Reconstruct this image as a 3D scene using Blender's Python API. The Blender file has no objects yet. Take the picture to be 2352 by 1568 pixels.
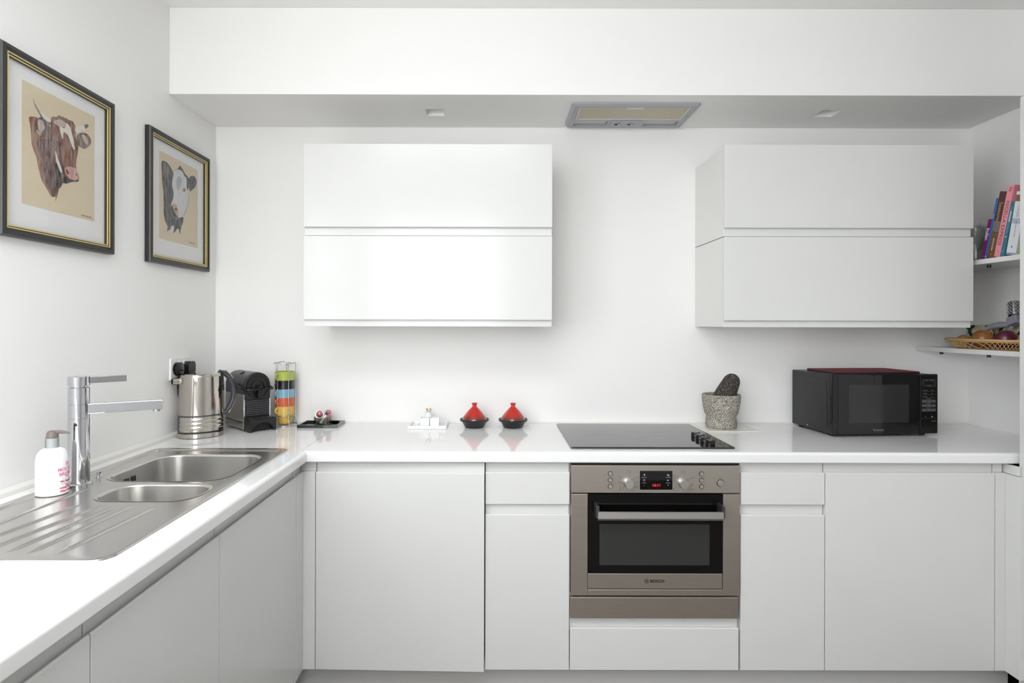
import bpy, bmesh, math, random
from mathutils import Vector, Matrix
random.seed(7)
R = math.radians
scene = bpy.context.scene
COL = scene.collection
PI = math.pi

# ------------------------------------------------------------------ camera
EYE = 1.356
cam_data = bpy.data.cameras.new('camera')
cam = bpy.data.objects.new('camera', cam_data)
COL.objects.link(cam)
cam.location = (0, 0, EYE)
cam.rotation_euler = (Matrix.Rotation(PI/2, 3, 'X') @ Matrix.Rotation(R(0.13), 3, 'Z')).to_euler()
cam_data.sensor_width = 36.0
cam_data.lens = 36.0 * 1360 / 2352
cam_data.shift_x = 36 / 2352
cam_data.shift_y = -39 / 2352
cam_data.clip_start = 0.02
scene.camera = cam

# ------------------------------------------------------------------ light
BACK = 2.683      # back wall
LEFT = -1.272     # left wall
RIGHT = 2.14      # right wall
REAR = -1.0       # wall behind the camera
CEIL = 2.584

world = bpy.data.worlds.new('sky'); scene.world = world
world.use_nodes = True
bg = world.node_tree.nodes['Background']
bg.inputs['Color'].default_value = (0.86, 0.93, 1.0, 1)
bg.inputs['Strength'].default_value = 1.6

def area(name, loc, rot, sx, sy, power, color):
    l = bpy.data.lights.new(name, 'AREA'); l.shape = 'RECTANGLE'; l.size = sx; l.size_y = sy
    l.energy = power; l.color = color
    o = bpy.data.objects.new(name, l); COL.objects.link(o)
    o.location = loc; o.rotation_euler = rot
    return o
# daylight at the side window (left wall) and at the garden window behind the camera
area('daylight_side', (LEFT - 0.16, 0.02, 1.62), (0, -PI/2, 0), 1.16, 1.40, 14, (0.95, 0.975, 1.0))
area('daylight_garden', (-0.56, REAR - 0.2, 1.75), (PI/2, 0, 0), 1.32, 1.35, 16.5, (1.0, 0.985, 0.96))
area('added_roof_fill', (-0.35, 0.25, CEIL + 0.22), (0, 0, 0), 1.30, 1.20, 19, (0.97, 0.985, 1.0))      # added unseen rooflight, more light from above on worktop and soffit

scene.view_settings.view_transform = 'Standard'
scene.view_settings.look = 'None'
scene.view_settings.gamma = 1.0
scene.view_settings.use_curve_mapping = False
scene.view_settings.exposure = 0.84

# ------------------------------------------------------------------ helpers
class MB:
    def __init__(s): s.v = []; s.f = []
    def add(s, vs, fs):
        n = len(s.v); s.v += [tuple(p) for p in vs]; s.f += [tuple(i + n for i in f) for f in fs]; return s
    def merge(s, o): return s.add(o.v, o.f)
    def box(s, x0, x1, y0, y1, z0, z1):
        return s.add([(x0,y0,z0),(x1,y0,z0),(x1,y1,z0),(x0,y1,z0),(x0,y0,z1),(x1,y0,z1),(x1,y1,z1),(x0,y1,z1)],
                     [(0,3,2,1),(4,5,6,7),(0,1,5,4),(1,2,6,5),(2,3,7,6),(3,0,4,7)])
    def prism(s, poly, a0, a1, axis='z'):
        f = {'x': lambda p, a: (a, p[0], p[1]), 'y': lambda p, a: (p[0], a, p[1]), 'z': lambda p, a: (p[0], p[1], a)}[axis]
        n = len(poly)
        return s.add([f(p, a0) for p in poly] + [f(p, a1) for p in poly],
                     [tuple(range(n))[::-1], tuple(range(n, 2*n))] + [(i, (i+1) % n, n+(i+1) % n, n+i) for i in range(n)])
    def lathe(s, prof, n=32, c=(0, 0), sx=1, sy=1, closed=False):
        vs = []; fs = []; m = len(prof)
        for r, z in prof:
            for i in range(n):
                a = 2*PI*i/n; vs.append((c[0] + r*sx*math.cos(a), c[1] + r*sy*math.sin(a), z))
        for j in range(m - 1 + (1 if closed else 0)):
            k = (j + 1) % m
            for i in range(n): fs.append((j*n+i, j*n+(i+1) % n, k*n+(i+1) % n, k*n+i))
        if not closed:
            fs.append(tuple(range(n))[::-1]); fs.append(tuple((m-1)*n + i for i in range(n)))
        return s.add(vs, fs)
    def loops(s, ls, cap0=True, cap1=True):
        n = len(ls[0]); vs = [p for l in ls for p in l]; fs = []
        for j in range(len(ls)-1):
            for i in range(n): fs.append((j*n+i, j*n+(i+1) % n, (j+1)*n+(i+1) % n, (j+1)*n+i))
        if cap0: fs.append(tuple(range(n))[::-1])
        if cap1: fs.append(tuple((len(ls)-1)*n + i for i in range(n)))
        return s.add(vs, fs)
    def tube(s, path, r, n=10, closed=False, flat=1.0):
        P = [Vector(p) for p in path]; m = len(P); rings = []
        rr = r if isinstance(r, (list, tuple)) else [r]*m
        ref = None
        for i in range(m):
            a = P[(i-1) % m] if (closed or i > 0) else P[i]
            b = P[(i+1) % m] if (closed or i < m-1) else P[i]
            t = (b - a).normalized()
            if ref is None:
                ref = Vector((0, 0, 1)) if abs(t.z) < 0.9 else Vector((1, 0, 0))
            u = (ref - t*ref.dot(t)).normalized(); w = t.cross(u); ref = u
            rings.append([P[i] + u*rr[i]*math.cos(2*PI*k/n) + w*rr[i]*flat*math.sin(2*PI*k/n) for k in range(n)])
        if closed:
            vs = [p for l in rings for p in l]
            fs = [(j*n+i, j*n+(i+1) % n, ((j+1) % m)*n+(i+1) % n, ((j+1) % m)*n+i) for j in range(m) for i in range(n)]
            return s.add(vs, fs)
        return s.loops(rings)
    def cyl(s, p0, p1, r0, r1=None, n=24): return s.tube([p0, p1], [r0, r0 if r1 is None else r1], n)
    def sphere(s, c, r, n=20, m=12, sx=1, sy=1, sz=1):
        vs = []; fs = []
        for j in range(1, m):
            t = PI*j/m
            for i in range(n):
                a = 2*PI*i/n
                vs.append((c[0]+r*sx*math.sin(t)*math.cos(a), c[1]+r*sy*math.sin(t)*math.sin(a), c[2]+r*sz*math.cos(t)))
        for j in range(m-2):
            for i in range(n): fs.append((j*n+i, (j+1)*n+i, (j+1)*n+(i+1) % n, j*n+(i+1) % n))
        k = len(vs); vs += [(c[0], c[1], c[2]+r*sz), (c[0], c[1], c[2]-r*sz)]
        for i in range(n):
            fs.append((k, i, (i+1) % n)); fs.append((k+1, (m-2)*n+(i+1) % n, (m-2)*n+i))
        return s.add(vs, fs)
    def xf(s, M): s.v = [tuple(M @ Vector(p)) for p in s.v]; return s
    def mp(s, fn): s.v = [fn(*p) for p in s.v]; return s

def rr(x0, x1, y0, y1, r, z, n=6):
    pts = []
    for cx, cy, a0 in ((x1-r, y1-r, 0), (x0+r, y1-r, 90), (x0+r, y0+r, 180), (x1-r, y0+r, 270)):
        for k in range(n+1):
            a = R(a0 + 90*k/n); pts.append((cx + r*math.cos(a), cy + r*math.sin(a), z))
    return pts

def root_of(o):
    while o.parent: o = o.parent
    return o

def obj(name, mb, mat, parent=None, world=False, smooth=None, bevel=None, segs=2, recalc=True):
    vs = mb.v
    if world and parent is not None:
        l = root_of(parent).location; vs = [(p[0]-l[0], p[1]-l[1], p[2]-l[2]) for p in vs]
    me = bpy.data.meshes.new(name); me.from_pydata(vs, [], mb.f)
    if recalc:
        bm = bmesh.new(); bm.from_mesh(me); bmesh.ops.recalc_face_normals(bm, faces=bm.faces); bm.to_mesh(me); bm.free()
    me.materials.append(mat)
    if smooth is not None:
        me.polygons.foreach_set('use_smooth', [True]*len(me.polygons)); me.set_sharp_from_angle(angle=R(smooth))
    o = bpy.data.objects.new(name, me); COL.objects.link(o)
    if smooth is not None and not bevel:
        w = o.modifiers.new('normals', 'WEIGHTED_NORMAL'); w.keep_sharp = True; w.weight = 60
    if parent is not None: o.parent = parent
    if bevel:
        b = o.modifiers.new('edge', 'BEVEL'); b.width = bevel; b.segments = segs; b.limit_method = 'ANGLE'; b.angle_limit = R(40)
        b.harden_normals = False
    return o

def tag(o, label, cat, group=None):
    o['label'] = label; o['category'] = cat
    if group: o['group'] = group
    return o

def thing(name, label, cat, loc=(0, 0, 0), rotz=0, group=None, rot=None):
    o = bpy.data.objects.new(name, None); COL.objects.link(o); o.empty_display_size = 0.05
    o.location = loc; o.rotation_euler = rot if rot else (0, 0, rotz)
    return tag(o, label, cat, group)

def struct(name, mb, mat, label=None, **k):
    o = obj(name, mb, mat, **k); o['kind'] = 'structure'
    if label: o['label'] = label
    return o

def dup(o, parent=None, label=None, loc=None):
    c = o.copy(); COL.objects.link(c); c.parent = parent
    if label: c['label'] = label
    if loc is not None: c.location = loc
    for ch in list(o.children): dup(ch, c)
    return c

_txt = {}
def text(s, size, bold=0.0, depth=0.0001, align='CENTER', spacing=1.0):
    key = (s, size, bold, depth, align, spacing)
    if key not in _txt:
        cu = bpy.data.curves.new('lettering', 'FONT'); cu.body = s; cu.size = size; cu.extrude = depth; cu.offset = bold
        cu.align_x = align; cu.align_y = 'CENTER'; cu.space_character = spacing; cu.resolution_u = 3
        o = bpy.data.objects.new('lettering', cu); COL.objects.link(o)
        bpy.context.view_layer.update()
        ev = o.evaluated_get(bpy.context.evaluated_depsgraph_get()); me = ev.to_mesh()
        _txt[key] = ([tuple(v.co) for v in me.vertices], [tuple(p.vertices) for p in me.polygons])
        ev.to_mesh_clear(); bpy.data.objects.remove(o); bpy.data.curves.remove(cu)
    m = MB(); m.add(*_txt[key]); return m
def face_front(m, x, y, z): return m.mp(lambda a, b, c: (x + a, y - c, z + b))          # lettering on a face that looks to -Y

# ------------------------------------------------------------------ materials
def lin(c): return tuple(((x/255)/12.92 if x/255 <= 0.04045 else ((x/255+0.055)/1.055)**2.4) for x in c)
def mat(name, rgb, rough=0.5, metal=0.0, coat=0.0, spec=0.5, noise=None, bump=None, emis=None, stretch=None, aniso=0.0, sheen=0.0):
    m = bpy.data.materials.new(name); m.use_nodes = True; nt = m.node_tree; b = nt.nodes['Principled BSDF']
    c = lin(rgb); b.inputs['Base Color'].default_value = (*c, 1)
    b.inputs['Roughness'].default_value = rough; b.inputs['Metallic'].default_value = metal
    b.inputs['Coat Weight'].default_value = coat; b.inputs['Coat Roughness'].default_value = 0.03
    b.inputs['Specular IOR Level'].default_value = spec; b.inputs['Anisotropic'].default_value = aniso
    b.inputs['Sheen Weight'].default_value = sheen
    tc = nt.nodes.new('ShaderNodeTexCoord'); vec = tc.outputs['Object']
    if stretch:
        mp = nt.nodes.new('ShaderNodeMapping'); mp.inputs['Scale'].default_value = stretch
        nt.links.new(vec, mp.inputs['Vector']); vec = mp.outputs['Vector']
    nz = noise or (6.0, 0.012)
    t = nt.nodes.new('ShaderNodeTexNoise'); t.inputs['Scale'].default_value = nz[0]; t.inputs['Detail'].default_value = 4
    nt.links.new(vec, t.inputs['Vector'])
    r = nt.nodes.new('ShaderNodeMix'); r.data_type = 'RGBA'
    r.inputs[6].default_value = (*[max(0, x*(1-nz[1])) for x in c], 1); r.inputs[7].default_value = (*[min(1, x*(1+nz[1])) for x in c], 1)
    fac = t.outputs['Fac']
    if len(nz) > 2:
        r.inputs[6].default_value = (*c, 1); r.inputs[7].default_value = (*lin(nz[2]), 1)
        mr = nt.nodes.new('ShaderNodeMapRange'); mr.inputs['From Min'].default_value = 0.36; mr.inputs['From Max'].default_value = 0.64
        nt.links.new(fac, mr.inputs['Value']); fac = mr.outputs[0]
    nt.links.new(fac, r.inputs[0]); nt.links.new(r.outputs[2], b.inputs['Base Color'])
    if bump:
        t2 = nt.nodes.new('ShaderNodeTexNoise'); t2.inputs['Scale'].default_value = bump[0]; t2.inputs['Detail'].default_value = 3
        nt.links.new(vec, t2.inputs['Vector'])
        bp = nt.nodes.new('ShaderNodeBump'); bp.inputs['Strength'].default_value = bump[1]; bp.inputs['Distance'].default_value = bump[2] if len(bump) > 2 else 0.002
        nt.links.new(t2.outputs['Fac'], bp.inputs['Height']); nt.links.new(bp.outputs['Normal'], b.inputs['Normal'])
    if emis:
        b.inputs['Emission Color'].default_value = (*lin(emis[0]), 1); b.inputs['Emission Strength'].default_value = emis[1]
    return m
def glass(name, tint=(255, 255, 255), ior=1.45, rough=0.0):
    m = bpy.data.materials.new(name); m.use_nodes = True; nt = m.node_tree; nt.nodes.remove(nt.nodes['Principled BSDF'])
    tr = nt.nodes.new('ShaderNodeBsdfTransparent'); tr.inputs['Color'].default_value = (*lin(tint), 1)
    gl = nt.nodes.new('ShaderNodeBsdfGlossy'); gl.inputs['Roughness'].default_value = rough
    fr = nt.nodes.new('ShaderNodeFresnel'); fr.inputs['IOR'].default_value = ior
    mx = nt.nodes.new('ShaderNodeMixShader'); out = nt.nodes['Material Output']
    ge = nt.nodes.new('ShaderNodeNewGeometry'); iv = nt.nodes.new('ShaderNodeMath'); iv.operation = 'SUBTRACT'; iv.inputs[0].default_value = 1.0
    mu = nt.nodes.new('ShaderNodeMath'); mu.operation = 'MULTIPLY'        # only the outer surface mirrors, the inner one lets light out
    nt.links.new(ge.outputs['Backfacing'], iv.inputs[1]); nt.links.new(fr.outputs[0], mu.inputs[0]); nt.links.new(iv.outputs[0], mu.inputs[1])
    nt.links.new(mu.outputs[0], mx.inputs[0]); nt.links.new(tr.outputs[0], mx.inputs[1]); nt.links.new(gl.outputs[0], mx.inputs[2])
    nt.links.new(mx.outputs[0], out.inputs['Surface'])
    return m

WALL = mat('wall_paint', (246, 245, 243), 0.65, spec=0.25, noise=(3, 0.012), bump=(60, 0.05, 0.001))
CEILM = mat('ceiling_paint', (247, 246, 244), 0.8, spec=0.2)
FLOORM = mat('floor_tile', (84, 72, 62), 0.35, noise=(4, 0.06))
GLOSS = mat('white_gloss_lacquer', (222, 222, 220), 0.14, spec=0.28)
TOPM = mat('white_gloss_worktop', (242, 242, 241), 0.07, spec=0.5)
PLINTH = mat('plinth_laminate', (205, 204, 202), 0.4)
CARC = mat('white_carcass_board', (230, 229, 226), 0.4)
DARKBOX = mat('dark_cavity_plastic', (22, 21, 20), 0.6)
STEEL = mat('brushed_steel', (206, 203, 199), 0.24, 1.0, noise=(9, 0.05), stretch=(3, 60, 3), bump=(30, 0.02, 0.0005))
BOWL = mat('satin_steel_bowl', (218, 216, 213), 0.28, 1.0, noise=(8, 0.05))
OVENSTEEL = mat('oven_brushed_steel', (190, 183, 174), 0.36, 0.82, noise=(5, 0.10), stretch=(2, 2, 40), aniso=0.5)
CHROME = mat('chrome', (205, 206, 210), 0.05, 1.0)
KSTEEL = mat('polished_steel', (196, 190, 182), 0.09, 1.0, noise=(5, 0.02))
ALU = mat('satin_aluminium', (205, 203, 200), 0.35, 0.9)
BLACKGLASS = mat('black_glass', (8, 8, 9), 0.03, spec=0.6)
HOBGLASS = mat('black_hob_glass', (14, 14, 15), 0.05, spec=1.0)
BLACK = mat('black_plastic', (22, 22, 23), 0.35)
GBLACK = mat('gloss_black_plastic', (14, 14, 15), 0.12)
GREY = mat('grey_plastic', (166, 167, 169), 0.4)
WHITEP = mat('white_plastic', (238, 238, 238), 0.3)
CERAM = mat('white_ceramic', (243, 243, 243), 0.12)
PANE = glass('clear_pane')
# ================================================================== the setting
T = 0.14
struct('floor', MB().box(LEFT-T, RIGHT+1.04, REAR-T, BACK+T, -0.1, 0.0), FLOORM)
RX0, RX1, RY0_, RY1_ = -1.0, 0.3, -0.35, 0.85        # opening for the added rooflight
struct('ceiling', MB().box(LEFT-T, RIGHT+1.04, RY1_, BACK+T, CEIL, CEIL+0.12).box(LEFT-T, RIGHT+1.04, REAR-T, RY0_, CEIL, CEIL+0.12)
       .box(LEFT-T, RX0, RY0_, RY1_, CEIL, CEIL+0.12).box(RX1, RIGHT+1.04, RY0_, RY1_, CEIL, CEIL+0.12), CEILM)
struct('wall_back', MB().box(LEFT-T, RIGHT+0.6, BACK, BACK+T, 0, CEIL), WALL)
WY0, WY1, WZ0, WZ1 = -0.70, 0.72, 1.04, 2.20
m = MB()
m.box(LEFT-T, LEFT, WY1, BACK, 0, CEIL); m.box(LEFT-T, LEFT, REAR, WY0, 0, CEIL)
m.box(LEFT-T, LEFT, WY0, WY1, 0, WZ0); m.box(LEFT-T, LEFT, WY0, WY1, WZ1, CEIL)
struct('wall_left', m, WALL)
m = MB()
m.box(RIGHT, RIGHT+0.6, 2.075, BACK, 0, CEIL); m.box(RIGHT+0.31, RIGHT+0.6, 0.84, 2.075, 0, CEIL); m.box(RIGHT+0.6, RIGHT+0.9, 0.84, 0.98, 0, CEIL); m.box(RIGHT+0.9, RIGHT+1.04, REAR, 0.98, 0, CEIL)
struct('wall_right', m, WALL)
GX0, GX1, GZ0, GZ1 = -1.22, 0.10, 1.08, 2.42
m = MB()
m.box(LEFT-T, GX0, REAR-T, REAR, 0, CEIL); m.box(GX1, RIGHT+1.04, REAR-T, REAR, 0, CEIL)
m.box(GX0, GX1, REAR-T, REAR, 0, GZ0); m.box(GX0, GX1, REAR-T, REAR, GZ1, CEIL)
struct('wall_rear', m, WALL)

FRAMEM = mat('window_paint', (236, 236, 234), 0.35)
def window(name, P, a0, a1, z0, z1, cols, rows):
    # P maps (along, depth, z) to the room; frame, glazing bars and one pane for each light
    f = MB()
    for b in ((a0, a0+0.05, z0, z1), (a1-0.05, a1, z0, z1), (a0+0.05, a1-0.05, z0, z0+0.05), (a0+0.05, a1-0.05, z1-0.05, z1)):
        f.box(b[0], b[1], -0.09, -0.03, b[2], b[3])
    w = struct(name, f.mp(P), FRAMEM)
    for i in range(1, cols):
        c = a0 + (a1-a0)*i/cols
        obj('glazing_bar', MB().box(c-0.016, c+0.016, -0.08, -0.04, z0+0.05, z1-0.05).mp(P), FRAMEM, w)
    for j in range(1, rows):
        c = z0 + (z1-z0)*j/rows
        for i in range(cols):
            b0 = a0 + (a1-a0)*i/cols + (0.05 if i == 0 else 0.016); b1 = a0 + (a1-a0)*(i+1)/cols - (0.05 if i == cols-1 else 0.016)
            obj('glazing_bar', MB().box(b0, b1, -0.08, -0.04, c-0.016, c+0.016).mp(P), FRAMEM, w)
    for j in range(rows):
        for i in range(cols):
            b0 = a0 + (a1-a0)*i/cols + (0.05 if i == 0 else 0.016); b1 = a0 + (a1-a0)*(i+1)/cols - (0.05 if i == cols-1 else 0.016)
            c0 = z0 + (z1-z0)*j/rows + (0.05 if j == 0 else 0.016); c1 = z0 + (z1-z0)*(j+1)/rows - (0.05 if j == rows-1 else 0.016)
            obj('pane', MB().box(b0, b1, -0.062, -0.058, c0, c1).mp(P), PANE, w)
    return w
window('window_1', lambda a, d, z: (LEFT + d, a, z), WY0, WY1, WZ0, WZ1, 2, 2)
window('window_2', lambda a, d, z: (a, REAR + d, z), GX0, GX1, GZ0, GZ1, 2, 1)
window('added_rooflight', lambda a, d, z: (a, z, CEIL + 0.13 + d), RX0, RX1, RY0_, RY1_, 1, 1)  # glazing of the added rooflight, put in for more top light
struct('trim_1', MB().box(LEFT+0.0005, LEFT+0.10, WY0-0.04, WY1+0.04, WZ0-0.03, WZ0), FRAMEM, bevel=0.004)   # window board

# boxed-in soffit above the wall cabinets, with two square holes for the recessed lights
SF, SB = 2.299, EYE + 0.892
holes = [(-0.297, -0.223), (1.352, 1.432)]; HY0, HY1 = 2.455, 2.535
m = MB()
m.box(LEFT+0.0005, RIGHT-0.0005, SF, SF+0.02, SB, CEIL-0.0005)
xs = [LEFT+0.0005, holes[0][0], holes[0][1], holes[1][0], holes[1][1], RIGHT-0.0005]
for i in range(5):
    if i in (1, 3):
        m.box(xs[i], xs[i+1], SF+0.02, HY0, SB, SB+0.02); m.box(xs[i], xs[i+1], HY1, BACK-0.0005, SB, SB+0.02)
    else:
        m.box(xs[i], xs[i+1], SF+0.02, BACK-0.0005, SB, SB+0.02)
struct('wall_soffit', m, WALL)
for (a, b), lab in zip(holes, ('small square recessed ceiling light above the left wall cabinets', 'small square recessed ceiling light above the right wall cabinets')):
    t = thing('recessed_light', lab, 'ceiling light', ((a+b)/2, (HY0+HY1)/2, SB), group='square recessed soffit lights')
    w = (b-a)/2 - 0.0006; d = (HY1-HY0)/2 - 0.0006
    s = MB()
    lo = [(-w, -d, 0.0), (w, -d, 0.0), (w, d, 0.0), (-w, d, 0.0)]; hi = [(x*0.72, y*0.72, 0.05) for x, y, z in lo]
    lo2 = [(-w, -d, 0.019), (w, -d, 0.019), (w, d, 0.019), (-w, d, 0.019)]
    s.loops([lo, hi], False, True)
    obj('housing', s, WALL, t, recalc=False)
    obj('lamp_cover', MB().lathe([(0.018, 0.044), (0.018, 0.049)], 20), mat('lamp_diffuser', (236, 232, 222), 0.5), t, smooth=40)

# ================================================================== base units
ZB, ZF, ZL = 0.136, 0.835, 0.867       # bottom of the doors, top of the flat face, top of the grip lip
DF, DB = 2.092, 2.114                  # front and back plane of the doors on the back run
LF, LB = -0.680, -0.702                # the same on the left run
def jdoor(u0, u1, z0, zf, zl, P, t=0.021, lip='top'):
    pr = [(0, z0), (t, z0), (t, zf-0.003), (t-0.003, zf), (t-0.006, zf-0.001), (0.009, zf-0.010), (0.007, zf-0.006), (0.007, zl), (0, zl)]
    if lip == 'bottom':
        pr = [(0, zl), (0.007, zl), (0.007, z0+0.006), (0.009, z0+0.010), (t-0.006, z0+0.001), (t-0.003, z0), (t, z0+0.003), (t, zf), (0, zf)]
    return MB().prism(pr, u0, u1, 'x').mp(lambda u, d, z: P(u, d, z))
PB = lambda u, d, z: (u, DB - d, z)
PL = lambda u, d, z: (LB + d, u, z)
PW = lambda u, d, z: (u, 2.3495 - d, z)
def carcass(x0, x1, y0, y1, z0, z1, t=0.018):
    m = MB(); m.box(x0, x0+t, y0, y1, z0, z1); m.box(x1-t, x1, y0, y1, z0, z1); m.box(x0+t, x1-t, y0, y1, z0, z0+t)
    m.box(x0+t, x1-t, y0, y1, z1-t, z1); m.box(x0+t, x1-t, y1-0.008, y1, z0+t, z1-t); return m
G = 0.0015
def back_unit(x0, x1, label, fronts):
    t = thing('base_cabinet', label, 'cabinet', ((x0+x1)/2, DB, 0), group='white base cabinets')
    obj('carcass', carcass(x0+0.0008, x1-0.0008, DB+0.001, 2.66, 0.152, 0.868), CARC, t, world=True)
    for nm, z0, zf, zl in fronts:
        obj(nm, jdoor(x0+G, x1-G, z0, zf, zl, PB), GLOSS, t, world=True, bevel=0.001)
    return t
# corner unit: dark dishwasher body behind a door that stands slightly ajar
XA, XBn, XC, XD, XE, XF, XG = -0.676, -0.638, -0.0385, 0.2610, 0.8640, 1.1635, 1.7650
t = thing('base_cabinet', 'wide white corner base cabinet with its door slightly ajar showing a dark gap', 'cabinet', ((XBn+XC)/2, DB, 0), group='white base cabinets')
obj('carcass', MB().box(XBn+0.002, XC-0.001, DB+0.012, 2.66, 0.152, 0.868), DARKBOX, t, world=True)
d = jdoor(0, XC-XBn-2*G, ZB, ZF, ZL, lambda u, dd, z: (u, -dd, z))
d.xf(Matrix.Translation((XBn+G, DB, 0)) @ Matrix.Rotation(R(-1.4), 4, 'Z'))
obj('door', d, GLOSS, t, world=True, bevel=0.001)
fr300 = [('drawer_front', 0.7216, ZF, ZL), ('door', ZB, 0.686, 0.7180)]
back_unit(XC, XD, 'narrow white cabinet with drawer and door, left of the oven', fr300)
back_unit(XE, XF, 'narrow white cabinet with drawer and door, right of the oven', fr300)
back_unit(XF, XG, 'wide white single-door base cabinet below the black microwave', [('door', ZB, ZF, ZL)])
t = thing('oven_housing', 'white oven housing cabinet with a low drawer under the steel oven', 'cabinet', ((XD+XE)/2, DB, 0))
m = MB(); m.box(XD+0.0008, XD+0.017, DB+0.001, 2.66, 0.152, 0.868); m.box(XE-0.017, XE-0.0008, DB+0.001, 2.66, 0.152, 0.868)
m.box(XD+0.017, XE-0.017, DB+0.001, 2.66, 0.152, 0.17); m.box(XD+0.017, XE-0.017, DB+0.001, 2.66, 0.300, 0.318)
obj('carcass', m, CARC, t, world=True)
obj('drawer_front', jdoor(XD+G, XE-0.005, ZB, 0.2855, 0.3165, PB), GLOSS, t, world=True, bevel=0.001)
# fillers
tag(obj('corner_filler', MB().prism([(XA, DF+0.0005), (XBn-0.0008, DF+0.0005), (XBn-0.0008, DB), (XA-0.018, DB), (XA-0.018, DF+0.0005)], ZB, ZF, 'z').box(XA-0.0175, XBn-0.0008, DF+0.014, DB, ZF+0.0002, ZL), GLOSS, bevel=0.001),
    'slim white upright filler strip in the inner corner of the base units', 'filler panel')
m = MB().box(XG+0.0012, 1.800, DF+0.0005, DB, ZB, ZF).box(XG+0.0012, 1.80, DF+0.014, DB, ZF+0.0002, ZL)
m.box(1.8002, 1.818, 2.034, DB, ZB, ZF-0.001).box(1.806, 1.818, 2.05, DB, ZF, ZL)
tag(obj('end_filler', m, GLOSS, bevel=0.001), 'white corner post beside the tall unit at the right end of the base units', 'filler panel')
# left run
def left_unit(y0, y1, label):
    t = thing('base_cabinet', label, 'cabinet', (LB, (y0+y1)/2, 0), group='white base cabinets')
    obj('carcass', carcass(LEFT+0.02, LB-0.001, y0+0.0008, y1-0.0008, 0.152, 0.70), CARC, t, world=True)
    obj('door', jdoor(y0+G, y1-G, ZB, ZF, ZL, PL), GLOSS, t, world=True, bevel=0.001)
    return t
left_unit(1.461, 2.022, 'white sink cabinet nearest the inner corner of the left run')
left_unit(0.996, 1.461, 'white base cabinet in the middle of the left run, below the drainer')
left_unit(0.496, 0.996, 'white base cabinet of the left run cut off by the bottom left frame edge')
tag(obj('corner_filler', MB().box(LB, LF-0.0005, 2.0235, 2.0915, ZB, ZF).box(LB, LF-0.014, 2.0235, 2.105, ZF+0.0002, ZL), GLOSS, bevel=0.001),
    'slim white filler strip beside the sink cabinet door in the corner', 'filler panel')
struct('baseboard_back', MB().box(-0.745, 1.86, 2.15, 2.166, 0.0, 0.150), PLINTH)
struct('baseboard_left', MB().box(-0.762, -0.746, -0.70, 2.17, 0.0, 0.150), PLINTH)

# tall unit on the right, running towards the camera
t = thing('tall_cabinet', 'tall white larder unit cut off by the right frame edge', 'cabinet', (2.13, 1.46, 0))
m = MB(); m.box(1.842, 2.44, 2.042, 2.06, 0.0, 2.15); m.box(1.842, 2.44, 0.86, 0.878, 0.0, 2.15); m.box(1.842, 2.44, 0.878, 2.042, 2.132, 2.15)
m.box(1.842, 2.44, 0.878, 2.042, 0.10, 0.118); m.box(2.43, 2.44, 0.878, 2.042, 0.118, 2.132)
obj('carcass', m, CARC, t, world=True)
obj('side_panel', MB().box(1.8205, 1.842, 2.015, 2.06, 0.0, 2.15), GLOSS, t, world=True, bevel=0.001)
for a, b in ((1.44, 2.0135), (0.862, 1.4375)):
    obj('door', MB().box(1.8205, 1.841, a, b, 0.10, 2.148), GLOSS, t, world=True, bevel=0.001)

# ================================================================== worktops
WT, WB = 0.910, 0.8715
FE, LE, SEAM = 2.072, -0.662, -0.687
def edge_profile(f, b, zt, zb, r=0.011, sgn=-1):
    # cross-section with a rounded front: f = front, b = back
    p = [(b, zb), (b, zt)]
    for k in range(6):
        a = R(90*k/5); p.append((f - sgn*r + sgn*r*math.sin(a), zt - r + r*math.cos(a)))
    for k in range(4):
        a = R(90*k/3); p.append((f - sgn*0.006 + sgn*0.006*math.cos(a), zb + 0.006 - 0.006*math.sin(a)))
    return p
m = MB()
m.prism([(y, z) for y, z in edge_profile(FE, 2.13, WT, WB)], LE-0.012, RIGHT-0.001, 'x')
m.box(SEAM+0.0008, RIGHT-0.001, 2.13, BACK-0.001, WB, WT)
m.box(SEAM+0.0008, LE-0.012, 2.088, 2.13, WB, WT)
m.prism([(SEAM+0.0008, 2.088), (LE-0.012, 2.080), (LE-0.012, 2.088)], WB, WT, 'z')
tag(obj('worktop', m, TOPM, smooth=35), 'white gloss worktop of the back run carrying hob and microwave', 'worktop')
SX0, SX1, SY0, SY1 = -1.212, -0.728, 1.105, 2.108       # sink outline
m = MB()
m.prism([(x, z) for x, z in edge_profile(LE, -0.745, WT, WB, sgn=1)], -0.70, 2.078, 'y')
m.prism([(-0.745, 2.078), (LE-0.0118, 2.078), (LE-0.0126, 2.0795), (SEAM-0.0006, 2.0875), (SEAM-0.0006, BACK-0.001), (-0.745, BACK-0.001)], WB, WT, 'z')
m.box(LEFT+0.001, -1.195, -0.70, BACK-0.001, WB, WT)
m.box(-1.195, -0.745, -0.70, 1.12, WB, WT); m.box(-1.195, -0.745, 2.093, BACK-0.001, WB, WT)
tag(obj('worktop', m, TOPM, smooth=35), 'white gloss worktop of the left run around the steel sink', 'worktop')
SEAL = mat('white_sealant', (234, 232, 226), 0.35)
struct('trim_2', MB().prism([(LEFT+0.0004, WT+0.0003), (LEFT+0.013, WT+0.0003), (LEFT+0.0115, WT+0.010), (LEFT+0.0004, WT+0.019)], -0.70, BACK-0.007, 'y'), SEAL)
struct('trim_3', MB().prism([(BACK-0.0004, WT+0.0003), (BACK-0.006, WT+0.0003), (BACK-0.005, WT+0.004), (BACK-0.0004, WT+0.006)], LEFT+0.006, RIGHT-0.002, 'x'), SEAL)

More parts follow.
